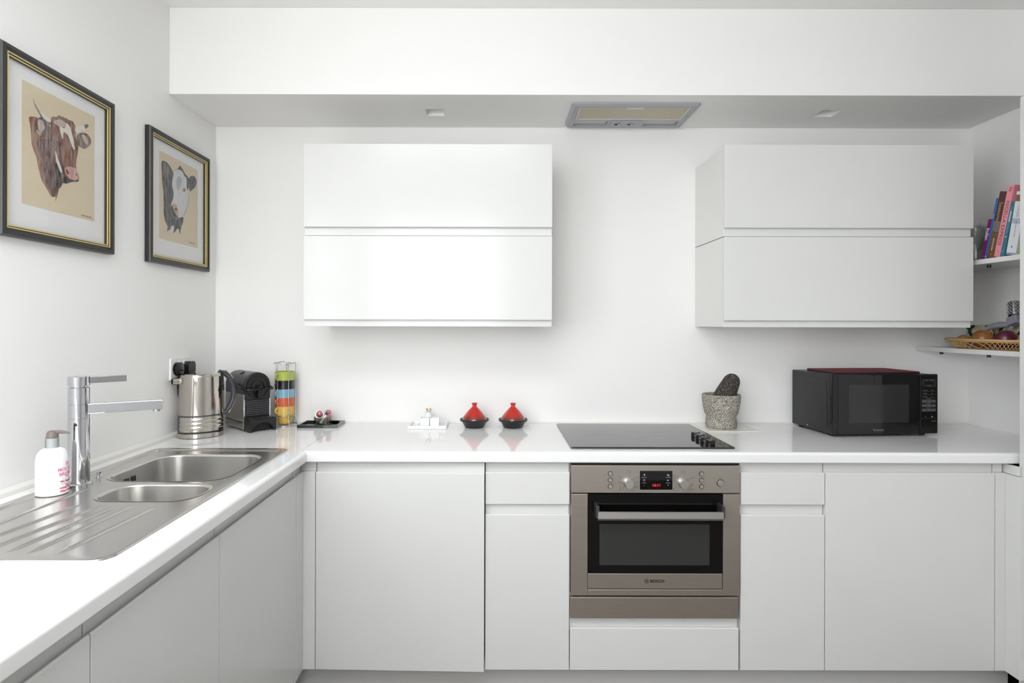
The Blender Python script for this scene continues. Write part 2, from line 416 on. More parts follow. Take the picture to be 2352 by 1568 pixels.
# ================================================================== wall cabinets
def wall_unit(x0, x1, z0, z1, zf0, zf1, label):
    t = thing('wall_cabinet', label, 'cabinet', ((x0+x1)/2, 2.5, z0), group='white gloss wall cabinets')
    obj('carcass', MB().box(x0+0.003, x1-0.003, 2.3515, BACK-0.001, z0+0.001, z1-0.0008), CARC, t, world=True, bevel=0.0012)
    obj('door', jdoor(x0, x1, zf0, zf1, z0, PW, lip='bottom'), GLOSS, t, world=True, bevel=0.001)
def zz(d): return EYE + d
for x0, x1, side in ((-0.759, 0.219, 'left'), (0.897, 1.876, 'right')):
    lab = {'left': 'nearest the cow pictures', 'right': 'above the microwave'}[side]
    wall_unit(x0, x1, zz(0.3505), zz(0.7095), zz(0.3815), zz(0.7095), 'upper white gloss wall cabinet ' + lab)
    wall_unit(x0, x1, zz(-0.0085), zz(0.3495), zz(0.0165), zz(0.3475), 'lower white gloss wall cabinet ' + lab)
# ================================================================== sink
SZ = WT + 0.0052
sink = thing('sink', 'stainless steel one and a half bowl sink with drainer in the left worktop', 'sink', ((SX0+SX1)/2, (SY0+SY1)/2, WT))
bowls = [(-1.128, -0.775, 1.672, 2.012, 0.075, 0.17), (-1.030, -0.768, 1.482, 1.642, 0.060, 0.12)]
def rim_loop(ins, z): return rr(SX0+ins, SX1-ins, SY0+ins, SY1-ins, max(0.004, 0.038-ins), z, 8)
m = MB().loops([rim_loop(0, WT+0.0003), rim_loop(0.001, WT+0.0035), rim_loop(0.005, SZ), rim_loop(0.026, SZ), rim_loop(0.032, SZ-0.0035)], False, False)
bm = bmesh.new()
def add_loop(pts):
    vs = [bm.verts.new(p) for p in pts]; return [bm.edges.new((vs[i], vs[(i+1) % len(vs)])) for i in range(len(vs))]
es = add_loop(rim_loop(0.032, SZ-0.0035))
for b in bowls: es += add_loop(rr(b[0], b[1], b[2], b[3], b[4], SZ-0.0035, 8))
bmesh.ops.triangle_fill(bm, use_beauty=True, use_dissolve=False, edges=es)
bm.verts.index_update()
m.add([tuple(v.co) for v in bm.verts], [tuple(v.index for v in f.verts) if f.normal.z >= 0 else tuple(v.index for v in f.verts)[::-1] for f in bm.faces]); bm.free()
obj('deck', m, STEEL, sink, world=True, smooth=25, recalc=False)
ZD = SZ - 0.0035
for x0, x1, y0, y1, r, dep in bowls:
    L = []
    for ins, dz in ((-0.004, 0.0008), (0.0, 0.0004), (0.003, -0.001), (0.005, -0.005), (0.010, -dep*0.8), (0.016, -dep*0.92), (0.032, -dep*0.99), (0.06, -dep)):
        L.append(rr(x0+ins, x1-ins, y0+ins, y1-ins, max(0.012, r-ins*0.6), ZD+dz, 8))
    m = MB().loops(L, False, True)
    # a turned-out basin: faces look inwards
    b = obj('bowl', m, BOWL, sink, world=True, smooth=50, recalc=False)
    cx, cy = (x0+x1)/2, (y0+y1)/2
    obj('waste_strainer', MB().lathe([(0.043, ZD-dep+0.0005), (0.043, ZD-dep+0.003), (0.036, ZD-dep+0.004), (0.033, ZD-dep+0.0015), (0.012, ZD-dep+0.001), (0.008, ZD-dep+0.006)], 28, (cx, cy)), CHROME, b, world=True, smooth=40)
    if dep > 0.15:
        g = MB()
        for i in range(5):
            for j in range(2):
                if i == 2: continue
                g.box(x0+0.0062+0.0016, x0+0.0085+0.0016, cy-0.052+i*0.011, cy-0.047+i*0.011, ZD-0.062+j*0.02, ZD-0.046+j*0.02)
        obj('overflow_slots', g, DARKBOX, b, world=True)
        obj('overflow_screw', MB().sphere((x0+0.0085, cy-0.0275, ZD-0.044), 0.006, 14, 8), CHROME, b, world=True, smooth=60)
# raised drainer ridges, fanning out slightly
for (xa, ya), (xb, yb) in (((-1.108, 1.150), (-1.098, 1.60)), ((-1.055, 1.150), (-1.020, 1.455)), ((-1.000, 1.145), (-0.964, 1.450)), ((-0.950, 1.145), (-0.925, 1.452)), ((-0.905, 1.140), (-0.886, 1.455)), ((-0.845, 1.140), (-0.826, 1.440))):
    n = 9; A = Vector((xa, ya, 0)); B = Vector((xb, yb, 0)); d = (B-A).normalized(); s = Vector((-d.y, d.x, 0)); L = []
    for k in range(n+1):
        f = k/n; P = A + (B-A)*f; w = 0.0085*min(1, 1.6*math.sin(PI*min(max(f, 0.02), 0.98))*2 + 0.15); h = 0.0045*min(1, 3*min(f, 1-f)*3 + 0.05)
        L.append([tuple(P + s*w*c + Vector((0, 0, ZD - 0.0004 + h*e))) for c, e in ((-1, 0), (-0.55, 0.75), (0, 1), (0.55, 0.75), (1, 0))])
    obj('drainer_ridge', MB().loops(L), STEEL, sink, world=True, smooth=60)
obj('plug_knob', MB().lathe([(0.010, ZD), (0.010, ZD+0.002), (0.004, ZD+0.004), (0.004, ZD+0.010), (0.0075, ZD+0.012), (0.0075, ZD+0.016), (0.004, ZD+0.018)], 18, (-1.150, 1.712)), CHROME, sink, world=True, smooth=40)

# mixer tap
tap = thing('mixer_tap', 'tall chrome mixer tap with flat bar spout and lever on the sink', 'tap', (-1.150, 1.632, ZD))
obj('base_flange', MB().lathe([(0.033, 0.0), (0.033, 0.005), (0.030, 0.008), (0.027, 0.009)], 32), CHROME, tap, smooth=40)
obj('body', MB().lathe([(0.0265, 0.008), (0.0255, 0.11), (0.0255, 0.184), (0.0247, 0.1845), (0.0247, 0.1865), (0.0255, 0.187), (0.0255, 0.222), (0.0247, 0.2225), (0.0247, 0.2245), (0.0255, 0.225), (0.0255, 0.268), (0.0235, 0.270)], 36), CHROME, tap, smooth=35)
obj('lever_cap', MB().lathe([(0.0215, 0.2695), (0.0215, 0.2735), (0.0265, 0.274), (0.0265, 0.298), (0.0250, 0.2995)], 36), CHROME, tap, smooth=35)
sp = MB().box(0.018, 0.202, -0.014, 0.014, 0.196, 0.223); sp.xf(Matrix.Rotation(R(31), 4, 'Z'))
o = obj('spout', sp, CHROME, tap, bevel=0.0012)
nz = MB().cyl((0.186, 0, 0.190), (0.186, 0, 0.197), 0.010); nz.xf(Matrix.Rotation(R(31), 4, 'Z')); obj('aerator', nz, CHROME, o, smooth=40)
lv = MB().box(0.020, 0.112, -0.011, 0.011, 0.279, 0.297); lv.xf(Matrix.Rotation(R(44), 4, 'Z'))
obj('lever', lv, CHROME, tap, bevel=0.001)

# soap bottle
LOTION = mat('white_bottle_plastic', (246, 246, 247), 0.14, coat=0.3)
PINKT = mat('pink_print', (226, 120, 160), 0.5); REDT = mat('crimson_print', (214, 52, 92), 0.5); MINTT = mat('mint_print', (190, 216, 208), 0.5)
CLEARC = glass('clear_cap', (238, 240, 240), 1.5)
sb = thing('soap_bottle', 'white pump soap bottle with pink lettering on the drainer', 'bottle', (-1.158, 1.545, ZD + 0.0005), R(0))
prof = [(0.033, 0.0), (0.0365, 0.003), (0.0365, 0.085), (0.0358, 0.095), (0.033, 0.106), (0.027, 0.115), (0.020, 0.1195), (0.014, 0.121)]
obj('bottle_body', MB().lathe(prof, 40), LOTION, sb, smooth=50)
obj('collar', MB().lathe([(0.0125, 0.1205), (0.0125, 0.146), (0.0095, 0.147)], 28), WHITEP, sb, smooth=40)
obj('clear_cap', MB().lathe([(0.0158, 0.121), (0.0150, 0.147), (0.0143, 0.147), (0.0150, 0.121)], 28, closed=True), CLEARC, sb, smooth=40)
TAUPE = mat('taupe_pump_plastic', (124, 113, 108), 0.4)
pm = MB().lathe([(0.0142, 0.1475), (0.0138, 0.150), (0.0128, 0.158), (0.0110, 0.1625), (0.006, 0.1645), (0.001, 0.165)], 28)
obj('pump_head', pm, TAUPE, sb, smooth=50)
pz = MB().tube([(0.002, 0, 0.1600), (0.020, 0, 0.1608), (0.034, 0, 0.1592), (0.041, 0, 0.1575)], [0.0050, 0.0046, 0.0034, 0.0026], 12, flat=0.8)
obj('pump_nozzle', pz.xf(Matrix.Rotation(R(8), 4, 'Z')), TAUPE, sb, smooth=50)
def wrap(mb, r, ang, z):    # bend flat lettering round the bottle
    return mb.mp(lambda a, b, c: ((r+0.0003+c)*math.cos(ang + a/r), (r+0.0003+c)*math.sin(ang + a/r), z + b))
A0 = R(6)
for s, size, z, mt, b in (('MOLTON', 0.0122, 0.0655, PINKT, 0.0002), ('BROWN', 0.0122, 0.0535, PINKT, 0.0002), ('London', 0.0045, 0.0475, PINKT, 0.0001),
                          ('Pink Pepperpod', 0.0062, 0.0350, REDT, 0.0002), ('fine liquid hand wash', 0.0042, 0.0285, MINTT, 0.0001), ('liquid', 0.0050, 0.0238, REDT, 0.0001), ('HAND WASH', 0.0072, 0.0180, REDT, 0.0002), ('300ml 10 fl.oz.', 0.0070, 0.0098, REDT, 0.0002)):
    obj('lettering', wrap(text(s, size, b), 0.0365, A0, z), mt, sb, recalc=False)
ring = MB()
for k in range(4):
    a = R(90*k + 45); ring.tube([(0.0030*math.cos(a)+0.0024*math.cos(q), 0.0030*math.sin(a)+0.0024*math.sin(q), 0) for q in [2*PI*i/12 for i in range(12)]], 0.0004, 5, True)
obj('emblem', wrap(ring, 0.0365, A0, 0.0800), PINKT, sb, recalc=False)

# ================================================================== pictures on the left wall
COW_BROWN = [
 ('neck', 'brown', ((0.088, 0.723), (0.181, 0.746), (0.188, 0.728), (0.171, 0.657), (0.221, 0.606), (0.334, 0.622), (0.426, 0.613), (0.481, 0.542), (0.43, 0.444), (0.431, 0.359), (0.486, 0.32), (0.52, 0.284), (0.474, 0.214), (0.449, 0.141), (0.421, 0.093), (0.425, 0.128), (0.37, 0.121), (0.305, 0.179), (0.247, 0.233), (0.209, 0.307), (0.182, 0.399), (0.151, 0.448), (0.119, 0.512), (0.112, 0.591), (0.096, 0.667))),
 ('neck_shade', 'mauve', ((0.179, 0.553), (0.296, 0.598), (0.419, 0.629), (0.428, 0.528), (0.424, 0.4), (0.486, 0.328), (0.487, 0.243), (0.436, 0.147), (0.37, 0.13), (0.317, 0.207), (0.278, 0.281), (0.251, 0.374), (0.211, 0.472))),
 ('throat', 'dark', ((0.43, 0.435), (0.478, 0.37), (0.526, 0.329), (0.569, 0.295), (0.528, 0.269), (0.481, 0.216), (0.434, 0.232), (0.418, 0.356))),
 ('ear', 'taupe', ((0.169, 0.722), (0.242, 0.765), (0.319, 0.735), (0.359, 0.704), (0.373, 0.624), (0.309, 0.614), (0.24, 0.603), (0.202, 0.633), (0.161, 0.654))),
 ('ear_light', 'pale', ((0.188, 0.711), (0.243, 0.745), (0.282, 0.69), (0.245, 0.646), (0.233, 0.609), (0.214, 0.637))),
 ('horn', 'slate', ((0.132, 0.888), (0.148, 0.863), (0.179, 0.832), (0.223, 0.809), (0.28, 0.79), (0.344, 0.776), (0.36, 0.756), (0.332, 0.718), (0.281, 0.732), (0.224, 0.772), (0.18, 0.807), (0.148, 0.846))),
 ('horn_light', 'cream', ((0.217, 0.811), (0.28, 0.798), (0.351, 0.778), (0.357, 0.759), (0.306, 0.752), (0.249, 0.772))),
 ('head', 'rust', ((0.364, 0.782), (0.383, 0.814), (0.435, 0.826), (0.462, 0.849), (0.503, 0.851), (0.558, 0.855), (0.614, 0.851), (0.657, 0.855), (0.694, 0.831), (0.716, 0.784), (0.703, 0.726), (0.741, 0.665), (0.732, 0.581), (0.714, 0.514), (0.715, 0.452), (0.746, 0.396), (0.757, 0.363), (0.732, 0.33), (0.653, 0.313), (0.569, 0.277), (0.52, 0.293), (0.499, 0.357), (0.484, 0.414), (0.436, 0.462), (0.421, 0.527), (0.426, 0.605), (0.38, 0.626), (0.359, 0.696))),
 ('cheek_shade', 'dark', ((0.419, 0.62), (0.46, 0.605), (0.495, 0.546), (0.49, 0.458), (0.525, 0.415), (0.54, 0.349), (0.505, 0.359), (0.484, 0.414), (0.462, 0.486), (0.474, 0.549))),
 ('forehead', 'pale', ((0.396, 0.775), (0.476, 0.817), (0.531, 0.817), (0.601, 0.803), (0.545, 0.769), (0.464, 0.753))),
 ('blaze', 'cream', ((0.477, 0.753), (0.546, 0.76), (0.573, 0.812), (0.622, 0.792), (0.645, 0.745), (0.675, 0.682), (0.691, 0.606), (0.661, 0.616), (0.625, 0.668), (0.589, 0.711), (0.533, 0.721), (0.52, 0.657), (0.499, 0.685))),
 ('jaw_light', 'cream', ((0.421, 0.527), (0.449, 0.474), (0.484, 0.423), (0.512, 0.369), (0.492, 0.356), (0.45, 0.414), (0.426, 0.468))),
 ('muzzle', 'pink', ((0.546, 0.403), (0.594, 0.43), (0.665, 0.44), (0.716, 0.438), (0.738, 0.394), (0.747, 0.356), (0.696, 0.331), (0.631, 0.33), (0.567, 0.356))),
 ('nostril', 'dark', ((0.562, 0.402), (0.588, 0.395), (0.609, 0.369), (0.581, 0.363))),
 ('nostril', 'dark', ((0.705, 0.4), (0.724, 0.391), (0.71, 0.37))),
 ('mouth', 'dark', ((0.54, 0.332), (0.624, 0.32), (0.696, 0.327), (0.747, 0.347), (0.732, 0.326), (0.653, 0.309), (0.569, 0.273), (0.534, 0.283))),
 ('horn', 'cream', ((0.701, 0.811), (0.775, 0.85), (0.835, 0.873), (0.873, 0.892), (0.893, 0.881), (0.85, 0.841), (0.776, 0.796), (0.709, 0.768))),
 ('horn_tip', 'slate', ((0.827, 0.868), (0.873, 0.892), (0.896, 0.882), (0.85, 0.843))),
 ('ear', 'taupe', ((0.717, 0.73), (0.761, 0.774), (0.836, 0.8), (0.905, 0.792), (0.938, 0.746), (0.915, 0.707), (0.854, 0.659), (0.793, 0.652), (0.748, 0.662))),
 ('ear_light', 'pale', ((0.791, 0.769), (0.852, 0.777), (0.883, 0.749), (0.876, 0.701), (0.822, 0.723))),
 ('eye', 'dark', ((0.688, 0.592), (0.705, 0.619), (0.737, 0.647), (0.731, 0.622), (0.711, 0.603))),
 ('eye', 'dark', ((0.466, 0.624), (0.494, 0.615), (0.487, 0.579), (0.47, 0.591))),
]
COW_BLACK = [
 ('neck', 'charcoal', ((0.055, 0.885), (0.14, 0.906), (0.229, 0.888), (0.32, 0.831), (0.349, 0.794), (0.307, 0.724), (0.329, 0.642), (0.342, 0.54), (0.283, 0.443), (0.26, 0.37), (0.298, 0.316), (0.399, 0.288), (0.528, 0.318), (0.594, 0.333), (0.591, 0.274), (0.534, 0.185), (0.509, 0.111), (0.488, 0.161), (0.441, 0.172), (0.37, 0.114), (0.315, 0.119), (0.243, 0.131), (0.183, 0.105), (0.198, 0.163), (0.135, 0.221), (0.106, 0.293), (0.101, 0.419), (0.095, 0.544), (0.066, 0.64), (0.058, 0.747))),
 ('ear_inside', 'greybrown', ((0.082, 0.854), (0.167, 0.882), (0.249, 0.832), (0.27, 0.751), (0.211, 0.67), (0.114, 0.7), (0.077, 0.768))),
 ('crest', 'charcoal', ((0.356, 0.848), (0.446, 0.89), (0.506, 0.942), (0.577, 0.915), (0.637, 0.875), (0.737, 0.842), (0.75, 0.763), (0.705, 0.663), (0.664, 0.709), (0.601, 0.822), (0.503, 0.872))),
 ('face', 'chalk', ((0.34, 0.792), (0.374, 0.852), (0.465, 0.886), (0.56, 0.885), (0.619, 0.844), (0.679, 0.821), (0.683, 0.713), (0.735, 0.669), (0.74, 0.561), (0.695, 0.453), (0.621, 0.36), (0.528, 0.322), (0.416, 0.309), (0.341, 0.366), (0.293, 0.427), (0.335, 0.504), (0.34, 0.592), (0.306, 0.672), (0.324, 0.745))),
 ('face_shade', 'ash', ((0.468, 0.811), (0.545, 0.792), (0.529, 0.718), (0.458, 0.633), (0.419, 0.66), (0.415, 0.747))),
 ('face_shade', 'ash', ((0.736, 0.651), (0.74, 0.552), (0.695, 0.453), (0.631, 0.37), (0.584, 0.345), (0.657, 0.438), (0.711, 0.537))),
 ('ear', 'charcoal', ((0.741, 0.761), (0.757, 0.847), (0.835, 0.893), (0.917, 0.89), (0.961, 0.844), (0.923, 0.771), (0.823, 0.705), (0.774, 0.684))),
 ('muzzle', 'pink', ((0.293, 0.432), (0.373, 0.459), (0.429, 0.434), (0.469, 0.361), (0.452, 0.323), (0.396, 0.341), (0.339, 0.392))),
 ('chin', 'charcoal', ((0.259, 0.378), (0.293, 0.427), (0.339, 0.392), (0.406, 0.333), (0.472, 0.309), (0.398, 0.293), (0.307, 0.317))),
 ('nostril', 'dark', ((0.366, 0.397), (0.412, 0.413), (0.431, 0.395), (0.385, 0.382))),
 ('eye_rim', 'pink', ((0.569, 0.668), (0.625, 0.702), (0.656, 0.672), (0.609, 0.64), (0.57, 0.646))),
 ('eye', 'dark', ((0.598, 0.674), (0.636, 0.686), (0.637, 0.659), (0.608, 0.653))),
 ('chest_fleck', 'chalk', ((0.277, 0.166), (0.348, 0.193), (0.333, 0.122), (0.262, 0.108))),
]
PAINTS = {'brown': (140, 92, 70), 'mauve': (104, 76, 68), 'dark': (44, 38, 38), 'slate': (104, 104, 108), 'taupe': (104, 82, 74), 'pale': (190, 170, 156),
          'cream': (232, 224, 208), 'rust': (124, 76, 58), 'pink': (206, 156, 144), 'charcoal': (52, 52, 54), 'greybrown': (84, 76, 74), 'chalk': (222, 222, 218), 'ash': (176, 180, 184)}
PM = {k: mat('pastel_' + k, v, 0.8, spec=0.2, noise=(52, 0.3, tuple(min(255, int(x*0.62 + 96)) for x in v)), stretch=(1, 2.2, 0.55)) for k, v in PAINTS.items()}
FRAMEB = mat('black_frame_wood', (40, 39, 40), 0.35, noise=(30, 0.2)); GOLD = mat('gold_leaf', (224, 204, 138), 0.4, 0.6)
MATB = mat('white_mount_board', (250, 250, 249), 0.8); TANP = mat('tan_pastel_paper', (232, 216, 186), 0.85, noise=(40, 0.03)); INK = mat('pencil_ink', (90, 78, 66), 0.8)
PICGLASS = glass('picture_glass', (250, 250, 250), 1.5)
def smooth_poly(p, n=3):
    out = []; N = len(p)
    for i in range(N):
        a, b, c, d = (p[(i+k-1) % N] for k in range(4))
        for k in range(n):
            t = k/n
            out.append(tuple(0.5*((2*b[j]) + (-a[j]+c[j])*t + (2*a[j]-5*b[j]+4*c[j]-d[j])*t*t + (-a[j]+3*b[j]-3*c[j]+d[j])*t**3) for j in (0, 1)))
    return out
def picture(yc, label, art, sig, tilt=0):
    zc = EYE + 0.4725; W, H, F = 0.446, 0.494, 0.030
    t = thing('framed_picture', label, 'picture', (LEFT + 0.001, yc, zc), group='framed cow pictures', rot=(R(tilt), 0, 0))
    y0, y1, z0, z1 = -W/2, W/2, -H/2, H/2
    # frame: four mitred lengths with a moulded section (distance from outer edge, height)
    sec = [(0, 0), (0, 0.015), (0.003, 0.021), (0.012, 0.022), (0.016, 0.018), (0.020, 0.018), (F, 0.012), (F, 0)]
    crn = [((y0, z0), (1, 1)), ((y1, z0), (-1, 1)), ((y1, z1), (-1, -1)), ((y0, z1), (1, -1))]
    for i in range(4):
        (ca, da), (cb, db) = crn[i], crn[(i+1) % 4]
        obj('frame_side', MB().loops([[(h, ca[0]+da[0]*s, ca[1]+da[1]*s) for s, h in sec], [(h, cb[0]+db[0]*s, cb[1]+db[1]*s) for s, h in sec]]), FRAMEB, t)
    for s, w, hh in ((0.0205, 0.0028, 0.0185), (0.0265, 0.0026, 0.0152)):
        L = []
        for c, d in crn: L.append([(hh-0.002, c[0]+d[0]*s, c[1]+d[1]*s), (hh, c[0]+d[0]*s, c[1]+d[1]*s), (hh, c[0]+d[0]*(s+w), c[1]+d[1]*(s+w)), (hh-0.003, c[0]+d[0]*(s+w), c[1]+d[1]*(s+w))])
        L.append(L[0]); obj('gold_line', MB().loops(L, False, False), GOLD, t)
    obj('mount', MB().box(0.003, 0.0050, y0+F-0.002, y1-F+0.002, z0+F-0.002, z1-F+0.002), MATB, t)
    pw, ph = 0.286, 0.330; py, pz = -pw/2 + 0.002, -ph/2 + 0.013
    pr = obj('drawing', MB().box(0.0050, 0.0056, py, py+pw, pz, pz+ph), TANP, t)
    for k, (nm, mt, pts) in enumerate(art):
        p = smooth_poly([(py+u*pw, pz+v*ph) for u, v in pts])
        obj(nm, MB().prism(p, 0.0056, 0.0058+0.00007*k, 'x'), PM[mt], pr, recalc=True)
    # signature scribble
    L = []
    for k in range(34):
        f = k/33; L.append((0.0058, py+pw*(sig[0]+(sig[1]-sig[0])*f), pz+ph*(sig[2] + 0.008*math.sin(k*1.9)+0.005*math.sin(k*0.7+1))))
    obj('signature', MB().tube(L, 0.00035, 5), INK, pr)
    obj('glass', MB().box(0.0086, 0.0098, y0+F-0.003, y1-F+0.003, z0+F-0.003, z1-F+0.003), PICGLASS, t)
picture(1.718, 'black and gold framed drawing of a brown horned cow', COW_BROWN, (0.79, 0.96, 0.03))
picture(2.362, 'black and gold framed drawing of a black and white calf', COW_BLACK, (0.75, 0.91, 0.045))

# ================================================================== socket and plugs
t = thing('wall_socket', 'white double wall socket behind the kettle', 'socket', (LEFT + 0.0005, 2.372, EYE - 0.178))
obj('plate', MB().box(0, 0.009, -0.074, 0.074, -0.043, 0.043), WHITEP, t, bevel=0.003)
for y in (-0.018, 0.018):
    obj('switch', MB().prism([(0.009, 0.012), (0.014, 0.014), (0.012, 0.030), (0.009, 0.032)], y-0.006, y+0.006, 'y'), WHITEP, t, bevel=0.0008)
def plug(y, label, round_):
    p = thing('power_plug', label, 'plug', (LEFT + 0.0098, 2.372 + y, EYE - 0.178))
    if round_:
        m = MB().lathe([(0.026, 0), (0.027, 0.006), (0.024, 0.008), (0.024, 0.012), (0.027, 0.014), (0.027, 0.019), (0.020, 0.022), (0.006, 0.023)], 26).mp(lambda a, b, c: (c, a, b))
        obj('plug_body', m, GBLACK, p, smooth=40)
    else:
        oct_ = [(-0.026, -0.014), (-0.016, -0.026), (0.016, -0.026), (0.026, -0.014), (0.026, 0.016), (0.016, 0.026), (-0.016, 0.026), (-0.026, 0.016)]
        obj('plug_body', MB().prism(oct_, 0, 0.026, 'x'), BLACK, p, bevel=0.002)
    obj('cord', MB().tube([(0.010, 0, -0.022), (0.006, 0.0, -0.040), (0.003, 0.006, -0.070), (0.003, 0.012, -0.110)], 0.0032, 8), BLACK, p, smooth=60)
plug(-0.036, 'round black power plug in the wall socket, the nearer one', True)
plug(0.040, 'square black power plug in the wall socket beside the round one', False)
# ================================================================== kettle
DGREY = mat('gunmetal_plastic', (72, 73, 80), 0.3)
kt = thing('kettle', 'polished steel electric kettle with black handle beside the sink', 'kettle', (-1.178, 2.362, WT + 0.0004), R(45))
SYK = 0.072/0.085
obj('base', MB().lathe([(0.080, 0), (0.0850, 0.002), (0.0850, 0.017), (0.083, 0.019)], 56, sy=SYK), KSTEEL, kt, smooth=35)
obj('base_gap', MB().lathe([(0.0815, 0.019), (0.0815, 0.0225)], 56, sy=SYK), BLACK, kt, smooth=35)
obj('lower_band', MB().lathe([(0.0835, 0.0225), (0.0825, 0.086), (0.0815, 0.0885)], 56, sy=SYK), DGREY, kt, smooth=35)
obj('body', MB().lathe([(0.0822, 0.0886), (0.0820, 0.092), (0.0775, 0.236), (0.0755, 0.2405)], 64, sy=SYK), KSTEEL, kt, smooth=35)
obj('lid', MB().lathe([(0.0752, 0.2405), (0.0745, 0.2455), (0.070, 0.2490), (0.02, 0.2515), (0.001, 0.2518)], 56, sy=SYK), KSTEEL, kt, smooth=35)
m = MB(); rows = []; NZ = 36; NA = 48
for j in range(NZ+1):
    z = 0.026 + 0.057*j/NZ; b = 0.0018
    for zc in (0.040, 0.056, 0.072):
        d = abs(z - zc)/0.006
        if d < 1: b += 0.0022*(1-d*d)
    rr_ = 0.0836 - 0.0010*(z-0.0225)/0.0635 + b
    rows.append([(rr_*math.cos(R(-166 + 132*i/NA)), rr_*SYK*math.sin(R(-166 + 132*i/NA)), z) for i in range(NA+1)])
vs = [p for r_ in rows for p in r_]; fs = [(j*(NA+1)+i, j*(NA+1)+i+1, (j+1)*(NA+1)+i+1, (j+1)*(NA+1)+i) for j in range(NZ) for i in range(NA)]
o = obj('badge_plate', m.add(vs, fs), KSTEEL, kt, smooth=60, recalc=False)
lt = text('Dualit', 0.017, 0.0005, 0.0006); RB = 0.0855
obj('lettering', lt.mp(lambda a, b, c: ((RB+0.0012+c)*math.cos(R(-86)+a/0.079), (RB+0.0012+c)*SYK*math.sin(R(-86)+a/0.079), 0.040+b)), KSTEEL, o, recalc=False)
sp = MB().lathe([(0.019, 0.0), (0.016, 0.004), (0.0135, 0.008), (0.0132, 0.030), (0.0118, 0.030), (0.0112, 0.004)], 24, closed=True).mp(lambda a, b, c: (-0.0745 - c, a, 0.222 + b))
s = obj('spout', sp, KSTEEL, kt, smooth=40)
obj('spout_bore', MB().cyl((-0.076, 0, 0.222), (-0.098, 0, 0.222), 0.0115, n=20), DARKBOX, s, smooth=40)
pts = [(0.070, 0.252), (0.090, 0.246), (0.109, 0.226), (0.122, 0.196), (0.127, 0.165), (0.124, 0.134), (0.113, 0.108), (0.098, 0.088), (0.080, 0.078)]
h = obj('handle', MB().tube([(x, 0, z) for x, z in pts], [0.008, 0.0095, 0.010, 0.0105, 0.0105, 0.0105, 0.010, 0.009, 0.007], 12, flat=1.25), DGREY, kt, smooth=60)
obj('handle_strip', MB().tube([(x + 0.0095*math.cos(R(62 - 17*i)), 0, z + 0.0095*math.sin(R(62 - 17*i))) for i, (x, z) in enumerate(pts[1:8])], 0.0045, 8, flat=1.9), KSTEEL, h, smooth=60)
obj('water_window', MB().box(0.0745, 0.0865, -0.012, 0.012, 0.080, 0.178), mat('ribbed_window', (120, 112, 104), 0.35, noise=(300, 0.3)), kt, bevel=0.002)
obj('handle_mount', MB().prism([(0.066, 0.176), (0.087, 0.176), (0.083, 0.250), (0.066, 0.2525)], -0.014, 0.014, 'y'), BLACK, kt, bevel=0.003)
obj('switch', MB().cyl((0.074, -0.024, 0.205), (0.080, -0.0105, 0.205), 0.006, n=16), BLACK, kt, smooth=40)

# ================================================================== coffee machine
cmx = thing('coffee_machine', 'small black capsule coffee machine with steel side panels beside the kettle', 'coffee machine', (-1.044, 2.453, WT + 0.0004), R(46))
Wc, Dc, CZ, CR = 0.111, 0.190, 0.187, 0.0555
arch = [(Wc/2 + CR*math.cos(R(a)), CZ + CR*math.sin(R(a))) for a in range(0, 181, 9)]
obj('body', MB().box(0.003, Wc-0.003, 0.002, Dc, 0.006, CZ-0.03), BLACK, cmx)
DK = mat('charcoal_shell', (52, 52, 53), 0.32)
obj('top_shell', MB().prism([(Wc, 0.153)] + arch + [(0, 0.153)], 0.008, Dc, 'y'), DK, cmx, smooth=30)
obj('front_shell', MB().prism([(Wc-0.001, 0.130)] + [(Wc/2 + (x-Wc/2)*0.985, CZ+(z-CZ)*0.985) for x, z in arch] + [(0.001, 0.130)], -0.004, 0.0079, 'y'), BLACK, cmx, smooth=30, bevel=0.0015)
def ringf(r0, r1, y0, y1, zc=0.180, n=40): return MB().lathe([(r0, y0), (r1, y0), (r1, y1), (r0, y1)], n, closed=True).mp(lambda a, b, c: (Wc/2 + a, c, zc + b))
obj('front_ring', ringf(0.044, 0.048, -0.0075, -0.0041), GBLACK, cmx, smooth=40)
obj('front_ring', ringf(0.026, 0.029, -0.0085, -0.0041), GBLACK, cmx, smooth=40)
obj('capsule_door', MB().lathe([(0.0255, -0.0042), (0.0255, -0.006), (0.020, -0.0075)], 32).mp(lambda a, b, c: (Wc/2+a, c, 0.180+b)), BLACK, cmx, smooth=40)
obj('coffee_outlet', MB().prism([(0.046, 0.136), (0.068, 0.136), (0.068, 0.176), (0.064, 0.186), (0.057, 0.190), (0.050, 0.186), (0.046, 0.176)], -0.030, -0.0086, 'y'), GBLACK, cmx, bevel=0.002)
obj('lever', MB().tube([(-0.0045, 0.050, 0.186), (-0.0055, 0.030, 0.182), (-0.0055, -0.012, 0.176), (0.004, -0.034, 0.174), (Wc/2, -0.043, 0.173), (Wc-0.004, -0.034, 0.174), (Wc+0.0055, -0.012, 0.176), (Wc+0.0055, 0.030, 0.182), (Wc+0.0045, 0.050, 0.186)], 0.0042, 10), GBLACK, cmx, smooth=60)
for x in (-0.006, Wc+0.001):
    obj('lever_pivot', MB().cyl((x, 0.052, 0.187), (x+0.005, 0.052, 0.187), 0.009, n=20), BLACK, cmx, smooth=40)
for x0, x1 in ((-0.0015, 0.0029), (Wc-0.0029, Wc+0.0015)):
    s = obj('side_panel', MB().box(x0, x1, 0.012, Dc-0.004, 0.008, 0.1525), KSTEEL, cmx)
    obj('edge_strip', MB().box(x0-0.001, x1+0.001, 0.0, 0.0118, 0.006, 0.1525), CHROME, s, bevel=0.001)
    obj('groove', MB().box(x0-0.0004, x1+0.0004, 0.0122, Dc-0.0042, 0.034, 0.038), DARKBOX, s)
